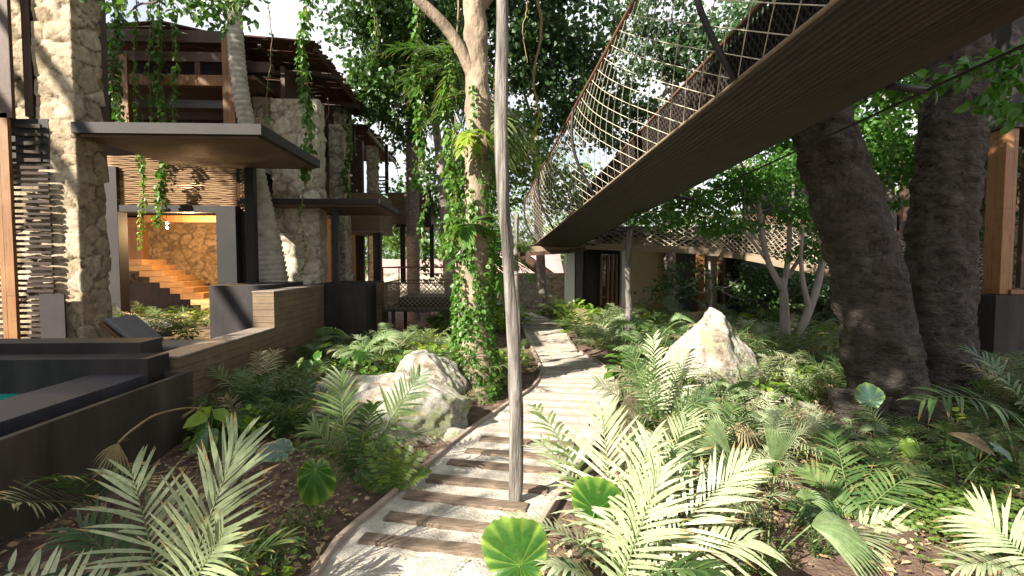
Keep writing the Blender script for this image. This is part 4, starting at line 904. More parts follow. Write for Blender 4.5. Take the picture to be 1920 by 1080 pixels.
# forked small trees with layered fresh foliage
F1 = empty('forked_tree', (*P(1470, 640, 9.6)[:2], 0), 'slender forked grey tree with layered fresh green leaves, left of the trunks', 'tree'); Yf = 9.6
tws = []
for pts, r in (([(1474, 700), (1472, 610), (1470, 560), (1466, 520)], [.11, .09, .075, .06]), ([(1470, 548), (1440, 490), (1428, 430), (1418, 365), (1400, 300)], [.065, .055, .05, .035, .02]),
               ([(1440, 490), (1400, 440), (1365, 415), (1320, 380)], [.04, .03, .025, .012]), ([(1468, 545), (1478, 480), (1482, 400), (1490, 330)], [.06, .05, .04, .02]), ([(1476, 520), (1500, 480), (1520, 420), (1535, 360)], [.04, .03, .025, .012])):
    c_, _ = trunk('trunk' if r[0] > .1 else 'limb', [P(a, b, Yf) for a, b in pts], r, M['bark_grey'], F1, 10, 20, .12); tws.append(c_)
tws = np.concatenate(tws)
crown([(P(1300, 385, 9.4), (.75, .6, .28)), (P(1400, 340, 9.6), (.9, .8, .4)), (P(1480, 320, 9.8), (.8, .8, .35)), (P(1500, 395, 9.6), (.7, .6, .3)), (P(1250, 410, 9.6), (.6, .5, .22)), (P(1520, 470, 9.5), (.5, .4, .2)), (P(1350, 420, 9.3), (.8, .5, .2))],
      230, 26, .32, .10, M['leaf_star'], F1, twigs=(tws, 60), shape=.26, flat=.6)
F2 = empty('forked_tree', (*P(1502, 640, 9.2)[:2], 0), 'second thin leaning tree forking low beside the leaning double trunk', 'tree')
for pts, r in (([(1490, 680), (1505, 615), (1525, 560), (1538, 510), (1548, 450)], [.10, .085, .07, .06, .03]), ([(1518, 580), (1506, 530), (1502, 480), (1506, 420)], [.055, .045, .035, .02])):
    trunk('trunk' if r[0] > .09 else 'limb', [P(a, b, 9.2) for a, b in pts], r, M['bark_grey'], F2, 10, 20, .12)
crown([(P(1560, 430, 9.3), (.5, .5, .3))], 20, 22, .3, .10, M['leaf_star'], F2, shape=.26)
def bgtree(px, pybase, Yd, top, r0, ells, ncl, per, cr, size, mat, lab, bark='bark_grey', name='broadleaf_tree', shape=.42, limbs=3, grp='trees behind the villas and bridges'):
    b = P(px, pybase, Yd); b[2] = 0; t = empty(name, b, lab, 'tree', grp); tp = P(top[0], top[1], Yd)
    c_, _ = trunk('trunk', [b - (0, 0, .2), (b + tp) / 2 + rng.normal(0, .15, 3) * [1, 1, 0], tp], [r0, r0 * .75, r0 * .45], M[bark], t, 10, 16, .12)
    for e in ells[:limbs]:
        st = c_[int(rng.integers(8, 14))]; trunk('limb', [st, (st + np.asarray(e[0])) / 2 + (0, 0, -.2), e[0]], [r0 * .4, r0 * .25, r0 * .08], M[bark], t, 7, 12, .12)
    crown(ells, ncl, per, cr, size, M[mat], t, shape=shape); return t
E = lambda px, py, Yd, rx, ry, rz: (P(px, py, Yd), (rx, ry, rz))
bgtree(850, 520, 17, (800, 100), .22, [E(720, 60, 16, 1.8, 1.5, 1.5), E(680, 170, 16.5, 1.0, 1.2, .9), E(790, 170, 16, 1.5, 1.4, 1.2), E(810, 20, 16, 1.8, 1.5, 1.2), E(735, 235, 17.5, .6, .8, .7)], 330, 46, .5, .15, 'leaf_tree', 'broad leafy tree filling the sky right of the slatted roof')
bgtree(1020, 520, 21, (1000, 60), .2, [E(960, 80, 14.5, 1.6, 1.4, 1.5), E(1060, 90, 15, 1.7, 1.4, 1.5), E(1030, 220, 15, 1.3, 1.2, 1.0), E(1120, 200, 15.5, 1.0, 1.2, 1.2), E(1000, -40, 14, 2.2, 1.5, 1)], 330, 46, .5, .14, 'leaf_tree2', 'dark dense tree behind the top of the tall path post')
bgtree(1260, 520, 18, (1270, 80), .26, [E(1220, 60, 18, 2.2, 1.6, 1.7), E(1350, 110, 18, 2.2, 1.6, 1.8), E(1180, 230, 18, 1.6, 1.4, 1.3), E(1300, 260, 17, 1.9, 1.4, 1.3), E(1450, 60, 18, 2.2, 1.5, 2)], 330, 42, .55, .16, 'leaf_tree2', 'tall tree seen through the netting of the big bridge')
bgtree(900, 520, 21, (900, 200), .2, [E(860, 330, 20, 2.2, 1.5, 1.9), E(950, 300, 21, 2.0, 1.5, 2.0), E(1050, 360, 22, 2.0, 1.5, 1.4), E(780, 400, 22, 2.0, 1.5, 1.6)], 300, 40, .55, .16, 'leaf_tree', 'lower bright tree behind the ivy clad trunk')
bgtree(1640, 560, 12.5, (1660, 150), .16, [E(1660, 250, 12, 1.5, 1.2, 1.2), E(1690, 320, 12, 1.1, 1.0, .7), E(1590, 180, 12.5, 1.6, 1.2, 1.0), E(1450, 230, 13, 1.6, 1.2, .9), E(1650, 400, 12.5, .5, .6, .3)], 240, 40, .4, .12, 'leaf_star', 'fresh green tree between and behind the two big trunks')
bgtree(1850, 560, 12.5, (1850, 150), .18, [E(1850, 300, 12.4, 1.0, 1.2, 2.2), E(1860, 500, 12.4, .8, 1, 1.2), E(1790, 120, 12.6, 2.2, 1.2, 1.6), E(1960, 260, 13, 1.5, 1, 2)], 230, 40, .5, .13, 'leaf_tree2', 'dark tree between the upright trunk and the wooden post on the right')
bgtree(1330, 580, 14.8, (1330, 490), .07, [E(1290, 530, 14.8, .8, .7, .6), E(1390, 520, 15, .7, .6, .6), E(1240, 545, 15, .6, .5, .5), E(1430, 560, 14.5, .8, .6, .6)], 60, 24, .35, .10, 'leaf_tree', 'thin leafy tree in front of the cream pavilion wall', limbs=4)
bgtree(1480, 600, 16, (1500, 470), .12, [E(1460, 540, 15.5, 1.3, .8, .8), E(1560, 560, 15, 1.2, .8, .8), E(1680, 600, 13, 1.0, .8, .9)], 130, 36, .5, .12, 'leaf_tree2', 'dark shrubby tree under the crossing bridge')
# far wood closing the view
wd = D()
CC = []
for i in range(520):
    a = rng.uniform(-.55, 1.25); rr = rng.uniform(32, 44); CC.append((rr * math.sin(a), rr * math.cos(a), abs(rng.normal(0, 3.2)) + .5))
CC = np.array(CC); idx = np.repeat(np.arange(len(CC)), 60); leaf_cloud(wd, CC[idx] + rng.normal(0, 1.0, (len(idx), 3)) * [1, 1, .8], .34)
solo('far_woodland', wd, M['leaf_tree'], (10, 35, 0), kind='stuff', label='dense green woodland closing the view beyond the houses', cat='woodland')

# palms
def palm_trunk(name, pts, rads, root, ring=.09, mat='palm_bark', nring=None, sides=22, amp=.085, n=None):
    c0 = curve(pts, 60); Lr = np.linalg.norm(np.diff(c0, axis=0), axis=1).sum(); n = int(Lr / ring) * 5; c = curve(pts, n); r = np.interp(np.linspace(0, 1, n), np.linspace(0, 1, len(rads)), rads)
    prof = np.array([1.0, 1.035, 1.06, 1.075, .985]); r = r * np.tile(1 + (prof - 1) * amp / .06, n // 5 + 1)[:n]
    d = D(); d.tube(c, r, sides, wob=.02); return part(name, d, M[mat], root, smooth=False), c
PT1 = empty('palm_tree', (*P(515, 560, 11.3)[:2], .5), 'curved ringed grey palm trunk passing behind the canopies', 'tree')
Yp_ = 11.25
M['palm_dark'] = mat_noise('palm_boots', [(.13, .10, .085), (.26, .21, .18), (.34, .29, .25)], 9, .9, 14, 1, .05, stretch=(1, 1, 1.6))
palm_trunk('trunk', [P(520, 640, Yp_ - .1), P(513, 540, Yp_), P(503, 450, Yp_), P(488, 360, Yp_), P(468, 260, Yp_), P(450, 160, Yp_), P(441, 60, Yp_), P(437, -60, Yp_), P(436, -260, Yp_)], [.36, .31, .235, .17, .16, .155, .15, .14, .13], PT1, .13)
ctr = P(436, -270, Yp_)
for i in range(11):
    d = D(); az = i * 2.4; frond(d, ctr, ctr + pol(az, R(rng.uniform(-25, 35)), 2.3), .25, .5, 26, .035, r=.02); part('frond', d, [M['leaf_palm'], M['stem']], PT1)
PT2 = empty('palm_tree', (*P(775, 640, 17.5)[:2], 0), 'rough diamond barked palm trunk behind the boxed balcony', 'tree')
Yq = 17.6; pc = [P(776, 640, Yq), P(774, 400, Yq), P(772, 200, Yq), P(768, 120, Yq)]; cc = curve(pc, 150); d = D(); d.tube(cc, .215, 16)
V_ = []; 
for i in range(0, 150):
    for k_ in range(7):
        a = (k_ + .5 * (i % 2)) * 2 * math.pi / 7; o = np.array([math.cos(a), math.sin(a), 0]); s = np.array([-o[1], o[0], 0]); p = cc[i] + o * .20
        d.add([p - s * .07 - UP * .04, p + s * .07 - UP * .04, p + o * .07 + UP * .05, p + UP * .0 + s * .0 - UP * .07], [(0, 1, 2), (0, 2, 3), (1, 3, 2)])
part('trunk', d, M['palm_dark'], PT2)
ctr = P(768, 150, Yq)
for i in range(16):
    d = D(); az = i * 2.4; e = R(rng.uniform(-50, 40)); frond(d, ctr, ctr + pol(az, e, 2.1), .25, .55, 26, .04, r=.02); part('frond', d, [M['leaf_palm'], M['stem']], PT2)
# big leaved climber on the ivy trunk (drooping split leaves)
MC = empty('climbing_philodendron', P(885, 255, 7.8), 'cluster of drooping split green leaves growing on the pale trunk', 'plant')
for i in range(9):
    d = D(); b = P(884 + rng.normal(0, 6), 248, 7.75); az = -math.pi / 2 + rng.uniform(-1.5, 1.5)
    frond(d, b, b + pol(az, R(rng.uniform(-60, -20)), rng.uniform(.32, .5)), .35, .16, 9, .05, droop=.4, a0=75, a1=35, r=.006); part('leaf', d, [M['leaf_lime'], M['stem']], MC)
def side_palm(name, c, n, L, lab, mat='leaf_palm', lo=-60, hi=40, LL=.4, grp=None):
    o = empty(name, c, lab, 'plant', grp)
    if c[2] > 4: d = D(); d.tube(curve([c, np.asarray(c) + (.08, .05, 1.5), (c[0] - .05, c[1], 10.8)], 14), .018, 6, cap=False); part('aerial_stem', d, M['vine_stem'], o)
    for i in range(n):
        d = D(); az = i * 2.4 + rng.random(); frond(d, c, np.asarray(c) + pol(az, R(rng.uniform(lo, hi)), L * rng.uniform(.8, 1.1)), .25, LL, 20, .035, r=.012); part('frond', d, [M[mat], M['stem']], o)
    return o
side_palm('hanging_palm', P(852, 120, 9.6), 12, 1.15, 'dark palm head hanging left behind the pale trunk', lo=-75, hi=10, LL=.45)
side_palm('hanging_palm', P(925, 190, 9.4), 12, 1.3, 'drooping palm head between the pale trunk and the tall post', lo=-80, hi=0, LL=.5)
side_palm('hanging_palm', P(880, 420, 7.6), 9, .5, 'feathery fern tuft on the ivy trunk at bridge height', 'leaf_star', -60, 30, .16)
side_palm('hanging_palm', P(925, 470, 8.6), 12, .9, 'green palm tuft low behind the ivy trunk', 'leaf_star', -80, 40, .3)

# ------------------------------------------------------------------ hanging vines
def vine(px, y0, y1, Yd, dens, ls, lab, sway=10, leafy=(0, 1), r=.012, mat='leaf_vine', wid=.05):
    n = 26; ysx = np.linspace(y0, y1, n); ph = rng.random() * 6; pts = np.array([P(px + sway * math.sin(ph + i * .35) * .5 + rng.normal(0, .8), y, Yd + .04 * math.sin(i * .7)) for i, y in enumerate(ysx)])
    o = empty('hanging_vine', pts[0], lab, 'vine', 'vines hanging over the garden'); d = D(); d.tube(pts, np.linspace(r, r * .35, n), 5, cap=False)
    if wid > .08: q = pts + rng.normal(0, .02, pts.shape); q[:, 0] += .05; d.tube(q, r * .6, 4, cap=False)
    d.tube([pts[0] + (0, 0, .02), pts[0] + (.05, 0, 1.2), (pts[0][0] - .05, pts[0][1], max(11.2, pts[0][2] + 1.5))] if y0 < 0 else [pts[0], pts[0] + (0, 0, .06), pts[0] + (0, 0, .1)], r, 5, cap=False)
    part('stem', d, M['vine_stem'], o)
    Lh = abs(pts[0][2] - pts[-1][2]); m = int(1.25 * dens * Lh * (leafy[1] - leafy[0])); t = rng.uniform(leafy[0], leafy[1], m) * (n - 1.01); ii = t.astype(int); c = pts[ii] + (pts[ii + 1] - pts[ii]) * (t - ii)[:, None]
    if m == 0: return
    az = rng.random(m) * 6.28; o2 = np.stack([np.cos(az), np.sin(az), az * 0], 1)
    d = D(); oval_leaves(d, c + o2 * (wid * rng.random(m))[:, None], o2 * .6 + [0, 0, -.9] + rng.normal(0, .3, (m, 3)), o2 + rng.normal(0, .2, (m, 3)) + [0, 0, .3], ls * rng.uniform(.45, 1.35, m), .36); part('leaves', d, M[mat], o)
vine(217, -80, 232, 11.0, 150, .10, 'thickest leafy vine hanging over the upper room beside the stone column', wid=.16)
vine(254, -80, 300, 11.2, 40, .09, 'thin vine second from the stone column with bigger leaves low down', wid=.04, sway=4)
vine(281, -80, 232, 11.25, 22, .10, 'sparse dark vine strand in the middle of the upper room opening', wid=.05, sway=4)
vine(301, -80, 425, 11.2, 95, .10, 'dense dark vine whose tail dangles below the canopy in front of the screen', wid=.10)
vine(266, 225, 462, 11.3, 60, .08, 'vine tail dangling in front of the woven screen and stair', wid=.07, sway=6)
vine(327, -80, 232, 11.15, 55, .09, 'slim leafy vine nearest the orange upper post', wid=.05, sway=5)
vine(505, -60, 245, 10.95, 14, .06, 'thin nearly bare brown vine in front of the roof eave', wid=.03, sway=9)
vine(572, -60, 330, 10.9, 85, .13, 'thick vine with large leaves hanging off the roof edge', wid=.12, sway=14)
vine(568, 320, 512, 10.9, 26, .06, 'thin dangling vine tail below the upper canopy edge', wid=.03, sway=10)
vine(785, -60, 350, 9.5, 95, .11, 'bright leafy vine left of the bent limb of the pale trunk', wid=.11, sway=10)
vine(845, 80, 470, 9.2, 100, .10, 'bright vine curtain just left of the pale trunk', wid=.12, sway=10)
vine(700, -60, 120, 12, 50, .10, 'short leafy vine above the roof corner', wid=.1)
vine(1008, -60, 215, 8.8, 0, .06, 'bare pale woody liana right of the tall post', r=.035, sway=16)
vine(1004, 210, 330, 8.8, 60, .07, 'leafy vine tail below the pale liana', wid=.05, mat='leaf_lime')
vine(985, -60, 118, 7.5, 3, .05, 'thin whitish liana strand just right of the tall post', r=.014, sway=10)
vine(848, 230, 480, 8.0, 120, .09, 'ivy curtain hanging on the left flank of the pale trunk', wid=.14)
vine(795, 350, 505, 11.5, 60, .10, 'dark vine hanging beside the slim post of the boxed balcony', wid=.08)
vine(712, 235, 360, 14.0, 26, .07, 'dark vine strand under the second roof', wid=.05)
vine(652, 232, 380, 14.2, 110, .09, 'dark leafy vine beside the stone pier under the roof eave', wid=.08)
vine(612, 190, 300, 13.5, 14, .05, 'thin trailing strand under the slatted eave', wid=.03)
vine(742, 235, 420, 14.6, 24, .06, 'fine trailing vine in front of the second balcony', wid=.04)

# overhanging foliage at the picture's top left and right
OB = empty('overhanging_branch', P(330, -60, 7.4), 'dark leafy branch tips hanging into the top left of the sky', 'branch')
bp = curve([P(250, -160, 7.4), P(330, -30, 7.4), P(380, 5, 7.4), P(420, 30, 7.4)], 20); bq = curve([P(300, -100, 7.5), P(300, -5, 7.5), P(262, 8, 7.5), P(237, 28, 7.5)], 20); b3 = curve([P(560, -120, 7.2), P(480, -40, 7.2), P(462, 0, 7.2), P(455, 22, 7.2)], 20)
for q in (bp, bq, b3): d = D(); d.tube(q, np.linspace(.03, .008, 20), 6); part('branch', d, M['bark_dark'], OB)
C = np.concatenate([np.repeat(bp[6:], 10, 0) + rng.normal(0, .13, (140, 3)), np.repeat(b3[8:], 3, 0) + rng.normal(0, .09, (36, 3)), P(355, 10, 7.4) + rng.normal(0, 1, (70, 3)) * [.4, .2, .13], P(230, -10, 7.4) + rng.normal(0, 1, (50, 3)) * [.22, .2, .12]])
d = D(); oval_leaves(d, C, rng.normal(0, 1, C.shape) + [0, 0, -.8], rng.normal(0, 1, C.shape), .13, .26); part('leaves', d, M['leaf_tree'], OB)
OB2 = empty('overhanging_branch', P(1960, 60, 4.6), 'near branch with large fresh leaves reaching in at the top right', 'branch')
brs = [curve([P(2050, 40, 4.6), P(1950, 85, 4.6), P(1850, 120, 4.7), P(1750, 150, 4.8), P(1690, 185, 4.8)], 24), curve([P(1950, 85, 4.6), P(1900, 130, 4.5), P(1870, 170, 4.5), P(1840, 190, 4.5)], 16), curve([P(2020, 120, 4.4), P(1950, 180, 4.4), P(1900, 210, 4.4)], 12)]
C = []; A = []
for q in brs:
    d = D(); d.tube(q, np.linspace(.015, .004, len(q)), 5); part('branch', d, M['bark_dark'], OB2)
    for i in range(2, len(q)):
        for _ in range(7): C.append(q[i] + rng.normal(0, .06, 3)); A.append(nrm(q[i] - q[i - 1]) * .5 + rng.normal(0, .55, 3) + [-.1, 0, -.55])
d = D(); C = np.array(C); oval_leaves(d, C, np.array(A), rng.normal(0, .5, C.shape) + [0, -.6, .6], rng.uniform(.09, .17, len(C)), .26); part('leaves', d, M['leaf_star'], OB2)

# ------------------------------------------------------------------ right hand buildings
RH = empty('timber_house', (9, 9, 0), 'house corner with a broad honey coloured post on a dark base at the right edge', 'house')
def rb(root, xa, xb, ya, yb, Yd, dep, mat, name, **k): a = P(xa, yb, Yd); b = P(xb, ya, Yd); return part(name, box((a[0], Yd, a[2]), (b[0], Yd + dep, b[2])), M[mat], root, bevel=.006, **k)
rb(RH, 1858, 2200, 553, 760, 9.0, 1.5, 'render_dark', 'base_wall'); rb(RH, 1874, 1912, 240, 552, 9.1, .35, 'orange_wood', 'post'); rb(RH, 1913, 1960, 240, 540, 9.3, .1, 'dark_wood', 'door_frame')
rb(RH, 1896, 1925, 543, 552, 9.05, .2, 'orange_wood', 'sill'); rb(RH, 1888, 2200, -200, 238, 9.05, 1.5, 'render_dark', 'upper_wall'); rb(RH, 1961, 2200, 238, 553, 9.5, .1, 'dark_wood', 'panel')
GP = empty('garden_pavilion', (*P(1200, 560, 18)[:2], 0), 'low pavilion with cream walls and wood framed windows under the bridges', 'house')
rb(GP, 1063, 1078, 440, 600, 17.6, .6, 'white', 'column'); rb(GP, 1079, 1092, 440, 600, 17.8, .6, 'render_grey', 'column')
rb(GP, 1093, 1164, 440, 600, 18.2, .3, 'render_dark', 'wall'); 
for xx in (1125, 1138, 1146, 1154): rb(GP, xx, xx + 5, 478, 572, 18.0, .12, 'orange_wood', 'window_frame')
for yy_ in (482, 505, 530, 555): rb(GP, 1126, 1137, yy_, yy_ + 3, 18.05, .05, 'orange_wood', 'window_bar')
rb(GP, 1126, 1158, 476, 572, 18.13, .05, 'glass', 'pane'); rb(GP, 1165, 1182, 440, 600, 17.9, .5, 'white', 'column'); rb(GP, 1183, 1262, 440, 600, 18.4, .3, 'cream', 'wall')
rb(GP, 1262, 1268, 450, 600, 18.1, .3, 'dark_wood', 'window_frame'); rb(GP, 1269, 1308, 450, 600, 18.5, .3, 'render_grey', 'wall'); rb(GP, 1309, 1322, 450, 600, 17.6, .3, 'orange_wood', 'frame_post'); rb(GP, 1323, 1350, 450, 600, 18.2, .3, 'cream', 'wall')
rb(GP, 1351, 1358, 450, 600, 17.6, .3, 'dark_wood', 'frame_post'); rb(GP, 1359, 1480, 440, 600, 18.6, .3, 'render_dark', 'wall'); rb(GP, 1374, 1405, 495, 550, 18.5, .08, 'glass', 'pane')
rb(GP, 1060, 1480, 425, 441, 17.3, 4, 'steel', 'roof')
GH = empty('grey_house', (*P(1600, 400, 18)[:2], 0), 'dark grey rendered house with brown window strip half hidden behind the big trunks', 'house')
rb(GH, 1400, 1672, 330, 620, 17.0, .5, 'render_dark', 'wall'); rb(GH, 1640, 1684, 365, 445, 16.4, .5, 'render_grey', 'wall'); rb(GH, 1685, 1695, 365, 450, 16.4, .3, 'dark_wood', 'window_frame'); rb(GH, 1696, 1990, 300, 640, 17.2, .5, 'dark_wood', 'wall')
rb(GH, 1475, 1492, 278, 330, 16.6, .3, 'orange_wood', 'frame_post'); rb(GH, 1493, 1560, 270, 330, 16.9, .3, 'render_dark', 'wall')
# far low wall and pink roof
fw = P(680, 540, 23); fw2 = P(1064, 540, 23)
d = stone((fw[0], 23, 0), (fw2[0], 23.4, P(0, 513, 23)[2]), .3, .05, .08, .5); solo('rubble_wall', d, M['stone_w'], (.0, 23, 0), 'low grey rubble boundary wall far behind the path end', 'wall')
PH = empty('far_house', (*P(1010, 500, 27)[:2], 0), 'far house with pink tiled slope and dark sloping beam', 'house')
a, b = P(935, 512, 26), P(1064, 478, 26); d = D(); d.add([(a[0], 26, .6), (b[0], 26, .6), (b[0], 29, b[2] + .25), (a[0], 29, b[2] + .25), (b[0], 29, .6), (a[0], 29, .6)], [(0, 1, 2, 3), (0, 3, 5), (1, 4, 2)]); part('roof', d, M['pink'], PH)
part('wall', box((a[0] - .5, 29.1, 0), (b[0] + .4, 33, 1.9)), M['pink'], PH)
d = D(); d.bar(P(955, 465, 25), P(1035, 522, 25), .3, .55); part('beam', d, M['dark_wood'], PH)
a, b = P(700, 498, 25), P(870, 486, 25); solo('pink_terrace_wall', box((a[0], 25, 0), (b[0], 25.4, b[2])), M['pink'], (a[0], 25, 0), 'pink wall strip seen behind the netted platform', 'wall')

# ------------------------------------------------------------------ single plants of the foreground
def hero(kind, base, lab, cat, fronds, group=None):
    o = empty(kind, base, lab, cat, group)
    for f in fronds: nm, d, mats = f(); part(nm, d, [M[m] for m in mats], o)
    return o
def FR(b, t, sag, LL, n, w, mat='leaf_sunlit', **k):
    def f(): d = D(); frond(d, b, t, sag, LL, n, w, **k); return 'frond', d, [mat, 'stem']
    return f
def FA(b, h, ax, R_, mat='leaf_fan', **k):
    def f(): d = D(); fan(d, b, h, ax, R_, **k); return 'fan_leaf', d, [mat, 'stem']
    return f
def EA(b, h, ax, nn, R_, mat='leaf_ear', **k):
    def f(): d = D(); ear(d, b, h, ax, nn, R_, **k); return 'leaf', d, [mat, 'stem']
    return f
tocam = lambda p: nrm(np.array([0, 0, EYE]) - p)
b = P(312, 1190, 2.75)
hero('feather_palm', G(312, 1200), 'large pale feather palm with upright fronds filling the lower left corner', 'palm', [
    FR(b, P(446, 826, 3.05), .16, .42, 26, .023, up=tocam(b), droop=.10, a0=62, a1=14, r=.008, vee=.05),
    FR(b, P(246, 885, 2.95), .14, .38, 24, .021, up=nrm(tocam(b) + [.3, 0, 0]), droop=.12, a0=80, a1=30, r=.008, vee=.05),
    FR(b + (.02, 0, 0), P(10, 1068, 2.55), .10, .22, 20, .024, up=nrm(tocam(b) + [0, 0, .1]), droop=.05, a0=88, a1=70, r=.008, vee=.05),
    FR(b, P(420, 1000, 2.7), .14, .36, 22, .02, up=nrm(tocam(b) + [0, 0, .6]), droop=.25, a0=70, a1=25, r=.008),
    FR(b, P(540, 1010, 2.9), .22, .30, 20, .024, up=UP, droop=.35, mat='leaf_palm'),
    FR(b, P(150, 990, 2.9), .2, .36, 22, .02, up=nrm(tocam(b) + [0, 0, 1.2]), droop=.3, mat='leaf_palm')])
b = G(180, 960) + (0, 0, .05)
hero('feather_palm', b, 'dappled dark feather palm lying low against the brown trough wall', 'palm', [
    FR(b, P(18, 945, 3.1), .10, .32, 24, .022, up=nrm(tocam(b) + [0, 0, .6]), droop=.18, a0=50, a1=25, mat='leaf_sunlit'),
    FR(b, P(80, 900, 3.4), .18, .28, 20, .024, mat='leaf_palm'), FR(b, P(250, 880, 3.4), .2, .25, 20, .022, mat='leaf_palm'), FR(b, P(300, 930, 3.3), .2, .25, 18, .022, mat='leaf_palm')])
b = G(395, 870); 
def dryleaf():
    d = D(); a = P(372, 766, 4.6); c = curve([b, P(392, 800, 4.9), a, P(300, 775, 4.2), P(250, 805, 3.9), P(222, 830, 3.8)], 30); d.tube(c, .009, 5, 1, cap=False)
    fan(d, c[-2], c[-1], np.array([-.15, -.1, -1]), .24, 9, 62, .1, tocam(c[-1]), free=.55); fan(d, c[-2], c[-1], np.array([-.8, 0, -.6]), .22, 5, 34, .3, tocam(c[-1]), free=.6)
    fan(d, c[11], c[12], np.array([-.5, -.2, -.28]), .14, 3, 16, .1, tocam(c[12])); return 'dry_leaf', d, ['leaf_dry', 'vine_stem']
hero('dry_palm_stalk', b, 'long arching dry stalk with a withered grey drooping leaf by the trough wall', 'plant', [dryleaf])
def yl(h, ax):
    def f(): 
        d = D(); d.tube([b2, (b2 + h) / 2 + (0, 0, .03), h], .008, 5, 1); oval_leaves(d, np.array([h]), np.array([ax]), np.array([tocam(h) + [.2, 0, .5]]), .24, .26); return 'leaf', d, ['leaf_lime', 'stem']
    return f
b2 = G(392, 868)
hero('young_plant', b2, 'small plant with two yellow green leaves at the corner of the trough wall', 'plant', [yl(P(396, 762, 4.7), (-.5, -.1, -.5)), yl(P(398, 768, 4.7), (.7, 0, -.45)), yl(P(392, 775, 4.7), (-.2, -.4, -.1))])
b = G(597, 985)
hero('elephant_ear', b, 'plant with one upright bright green heart leaf left of the path edging', 'plant', [EA(b, P(592, 880, 3.75), (.0, -.15, -.95), tocam(b) + [-.3, 0, .2], .23, cup=.12), EA(b, P(530, 846, 3.9), (-.9, .2, .25), (-.1, -.4, 1), .2, 'leaf_blue', cup=.12)])
b = G(668, 908)
hero('feather_palm', b, 'dark green young feather palm with thick stems standing before the left boulder', 'palm', [
    FR(b, P(585, 800, 4.5), .22, .32, 22, .021, 'leaf_palm', up=nrm(tocam(b) + [0, 0, 1]), droop=.25, r=.014), FR(b, P(790, 700, 4.6), .2, .32, 24, .02, 'leaf_palm', up=nrm(tocam(b) + [0, 0, .6]), droop=.2, r=.014),
    FR(b, P(640, 700, 4.7), .16, .34, 24, .02, 'leaf_palm', up=nrm(tocam(b) + [-.5, 0, .2]), droop=.2, r=.014), FR(b, P(790, 815, 4.5), .3, .22, 20, .024, 'leaf_palm', droop=.3, r=.012), FR(b, P(560, 840, 4.3), .3, .25, 18, .026, 'leaf_palm', droop=.3, r=.012),
    FR(b, P(700, 760, 4.3), .25, .26, 18, .026, 'leaf_palm', droop=.3, r=.012), FR(b, P(610, 745, 4.9), .2, .28, 18, .026, 'leaf_palm', droop=.2, r=.012)])
b = G(728, 925)
hero('fern', b, 'upright yellow green fern right next to the path edging below the boulder', 'fern', [
    FR(b, P(x, y, 4.5), .15, .09, 26, .017, 'leaf_broad', up=nrm(tocam(b) + [0, 0, .5]), droop=.05, a0=80, a1=55, seg=3, r=.004) for x, y in ((690, 830), (715, 815), (742, 822), (768, 838), (795, 846), (675, 860), (805, 880), (668, 890))])
b = G(1085, 1080)
hero('elephant_ear', b, 'round shield leaf with dark centre and yellow veins beside the path edging', 'plant', [EA(b, P(1116, 958, 3.3), (.05, -.1, .95), tocam(b) + [0, 0, .15], .27, cup=.06, heart=.12, nv=17)])
b = G(930, 1160) + (.05, 0, 0)
hero('elephant_ear', b, 'large round leaf with pale edge cut by the bottom of the picture', 'plant', [EA(b, P(975, 1060, 2.75), (-.25, .1, .9), tocam(b) + [-.3, 0, .5], .30, cup=.1, heart=.12, nv=17), EA(b, P(1040, 1068, 2.8), (.9, 0, .1), (0, -.5, 1), .14, 'leaf_blue')])
b = G(1165, 1090)
hero('feather_palm', b, 'glaring pale feather palm right of the path with fronds leaning up left', 'palm', [
    FR(b, P(1128, 765, 3.7), .12, .42, 26, .023, up=tocam(b), droop=.1, a0=66, a1=28, r=.009, vee=.05), FR(b, P(1015, 830, 3.8), .24, .32, 24, .02, up=UP, droop=.35, r=.008),
    FR(b, P(1290, 790, 3.9), .2, .34, 24, .021, up=nrm(tocam(b) + [0, 0, .8]), droop=.2, r=.008), FR(b, P(1000, 760, 4.1), .22, .26, 20, .024, up=UP, droop=.35, mat='leaf_palm'), FR(b, P(1220, 820, 3.3), .2, .36, 22, .022, droop=.3),
    FR(b, P(950, 970, 3.3), .25, .22, 20, .02, up=UP, droop=.3)])
b = P(1150, 1130, 2.8)
hero('feather_palm', G(1150, 1160), 'broad silvery green frond sweeping right across the lower middle', 'palm', [
    FR(b, P(1400, 868, 2.95), .14, .36, 28, .021, up=nrm(tocam(b) + [-.35, 0, .35]), droop=.16, a0=66, a1=20, r=.009), FR(b, P(1410, 1010, 2.7), .24, .38, 28, .021, up=nrm(tocam(b) + [0, 0, 1]), droop=.45, a0=75, a1=30, r=.009),
    FR(b, P(1240, 880, 2.9), .15, .36, 22, .022, up=tocam(b), droop=.15, a0=60, a1=20), FR(b, P(1330, 1075, 2.5), .3, .3, 22, .028, up=UP, droop=.45, mat='leaf_palm'), FR(b, P(1030, 1060, 2.7), .25, .24, 20, .024, droop=.4)])
b = G(1438, 1085); 
hero('fan_palm', b, 'slender fan palm with one half folded upright fan leaf at lower right', 'palm', [
    FA(b, P(1450, 880, 3.25), (.16, 0, 1), .34, n=20, spread=44, normal=tocam(b), droop=.0, free=.72), FA(b, P(1375, 905, 3.4), (-.35, -.1, .85), .30, n=18, spread=80, normal=tocam(b) + [.3, 0, .3], droop=.2),
    FA(b, P(1512, 938, 3.4), (.1, -.2, .7), .17, n=16, spread=170, normal=(0, -.5, 1), droop=.45), FA(b, P(1520, 985, 3.1), (.9, -.2, .1), .36, n=18, spread=100, normal=(0, -.6, 1), droop=.5), FA(b, P(1452, 895, 3.2), (0, 0, 1), .12, n=10, spread=60, normal=tocam(b), mat='leaf_broad')])
b = G(1330, 885)
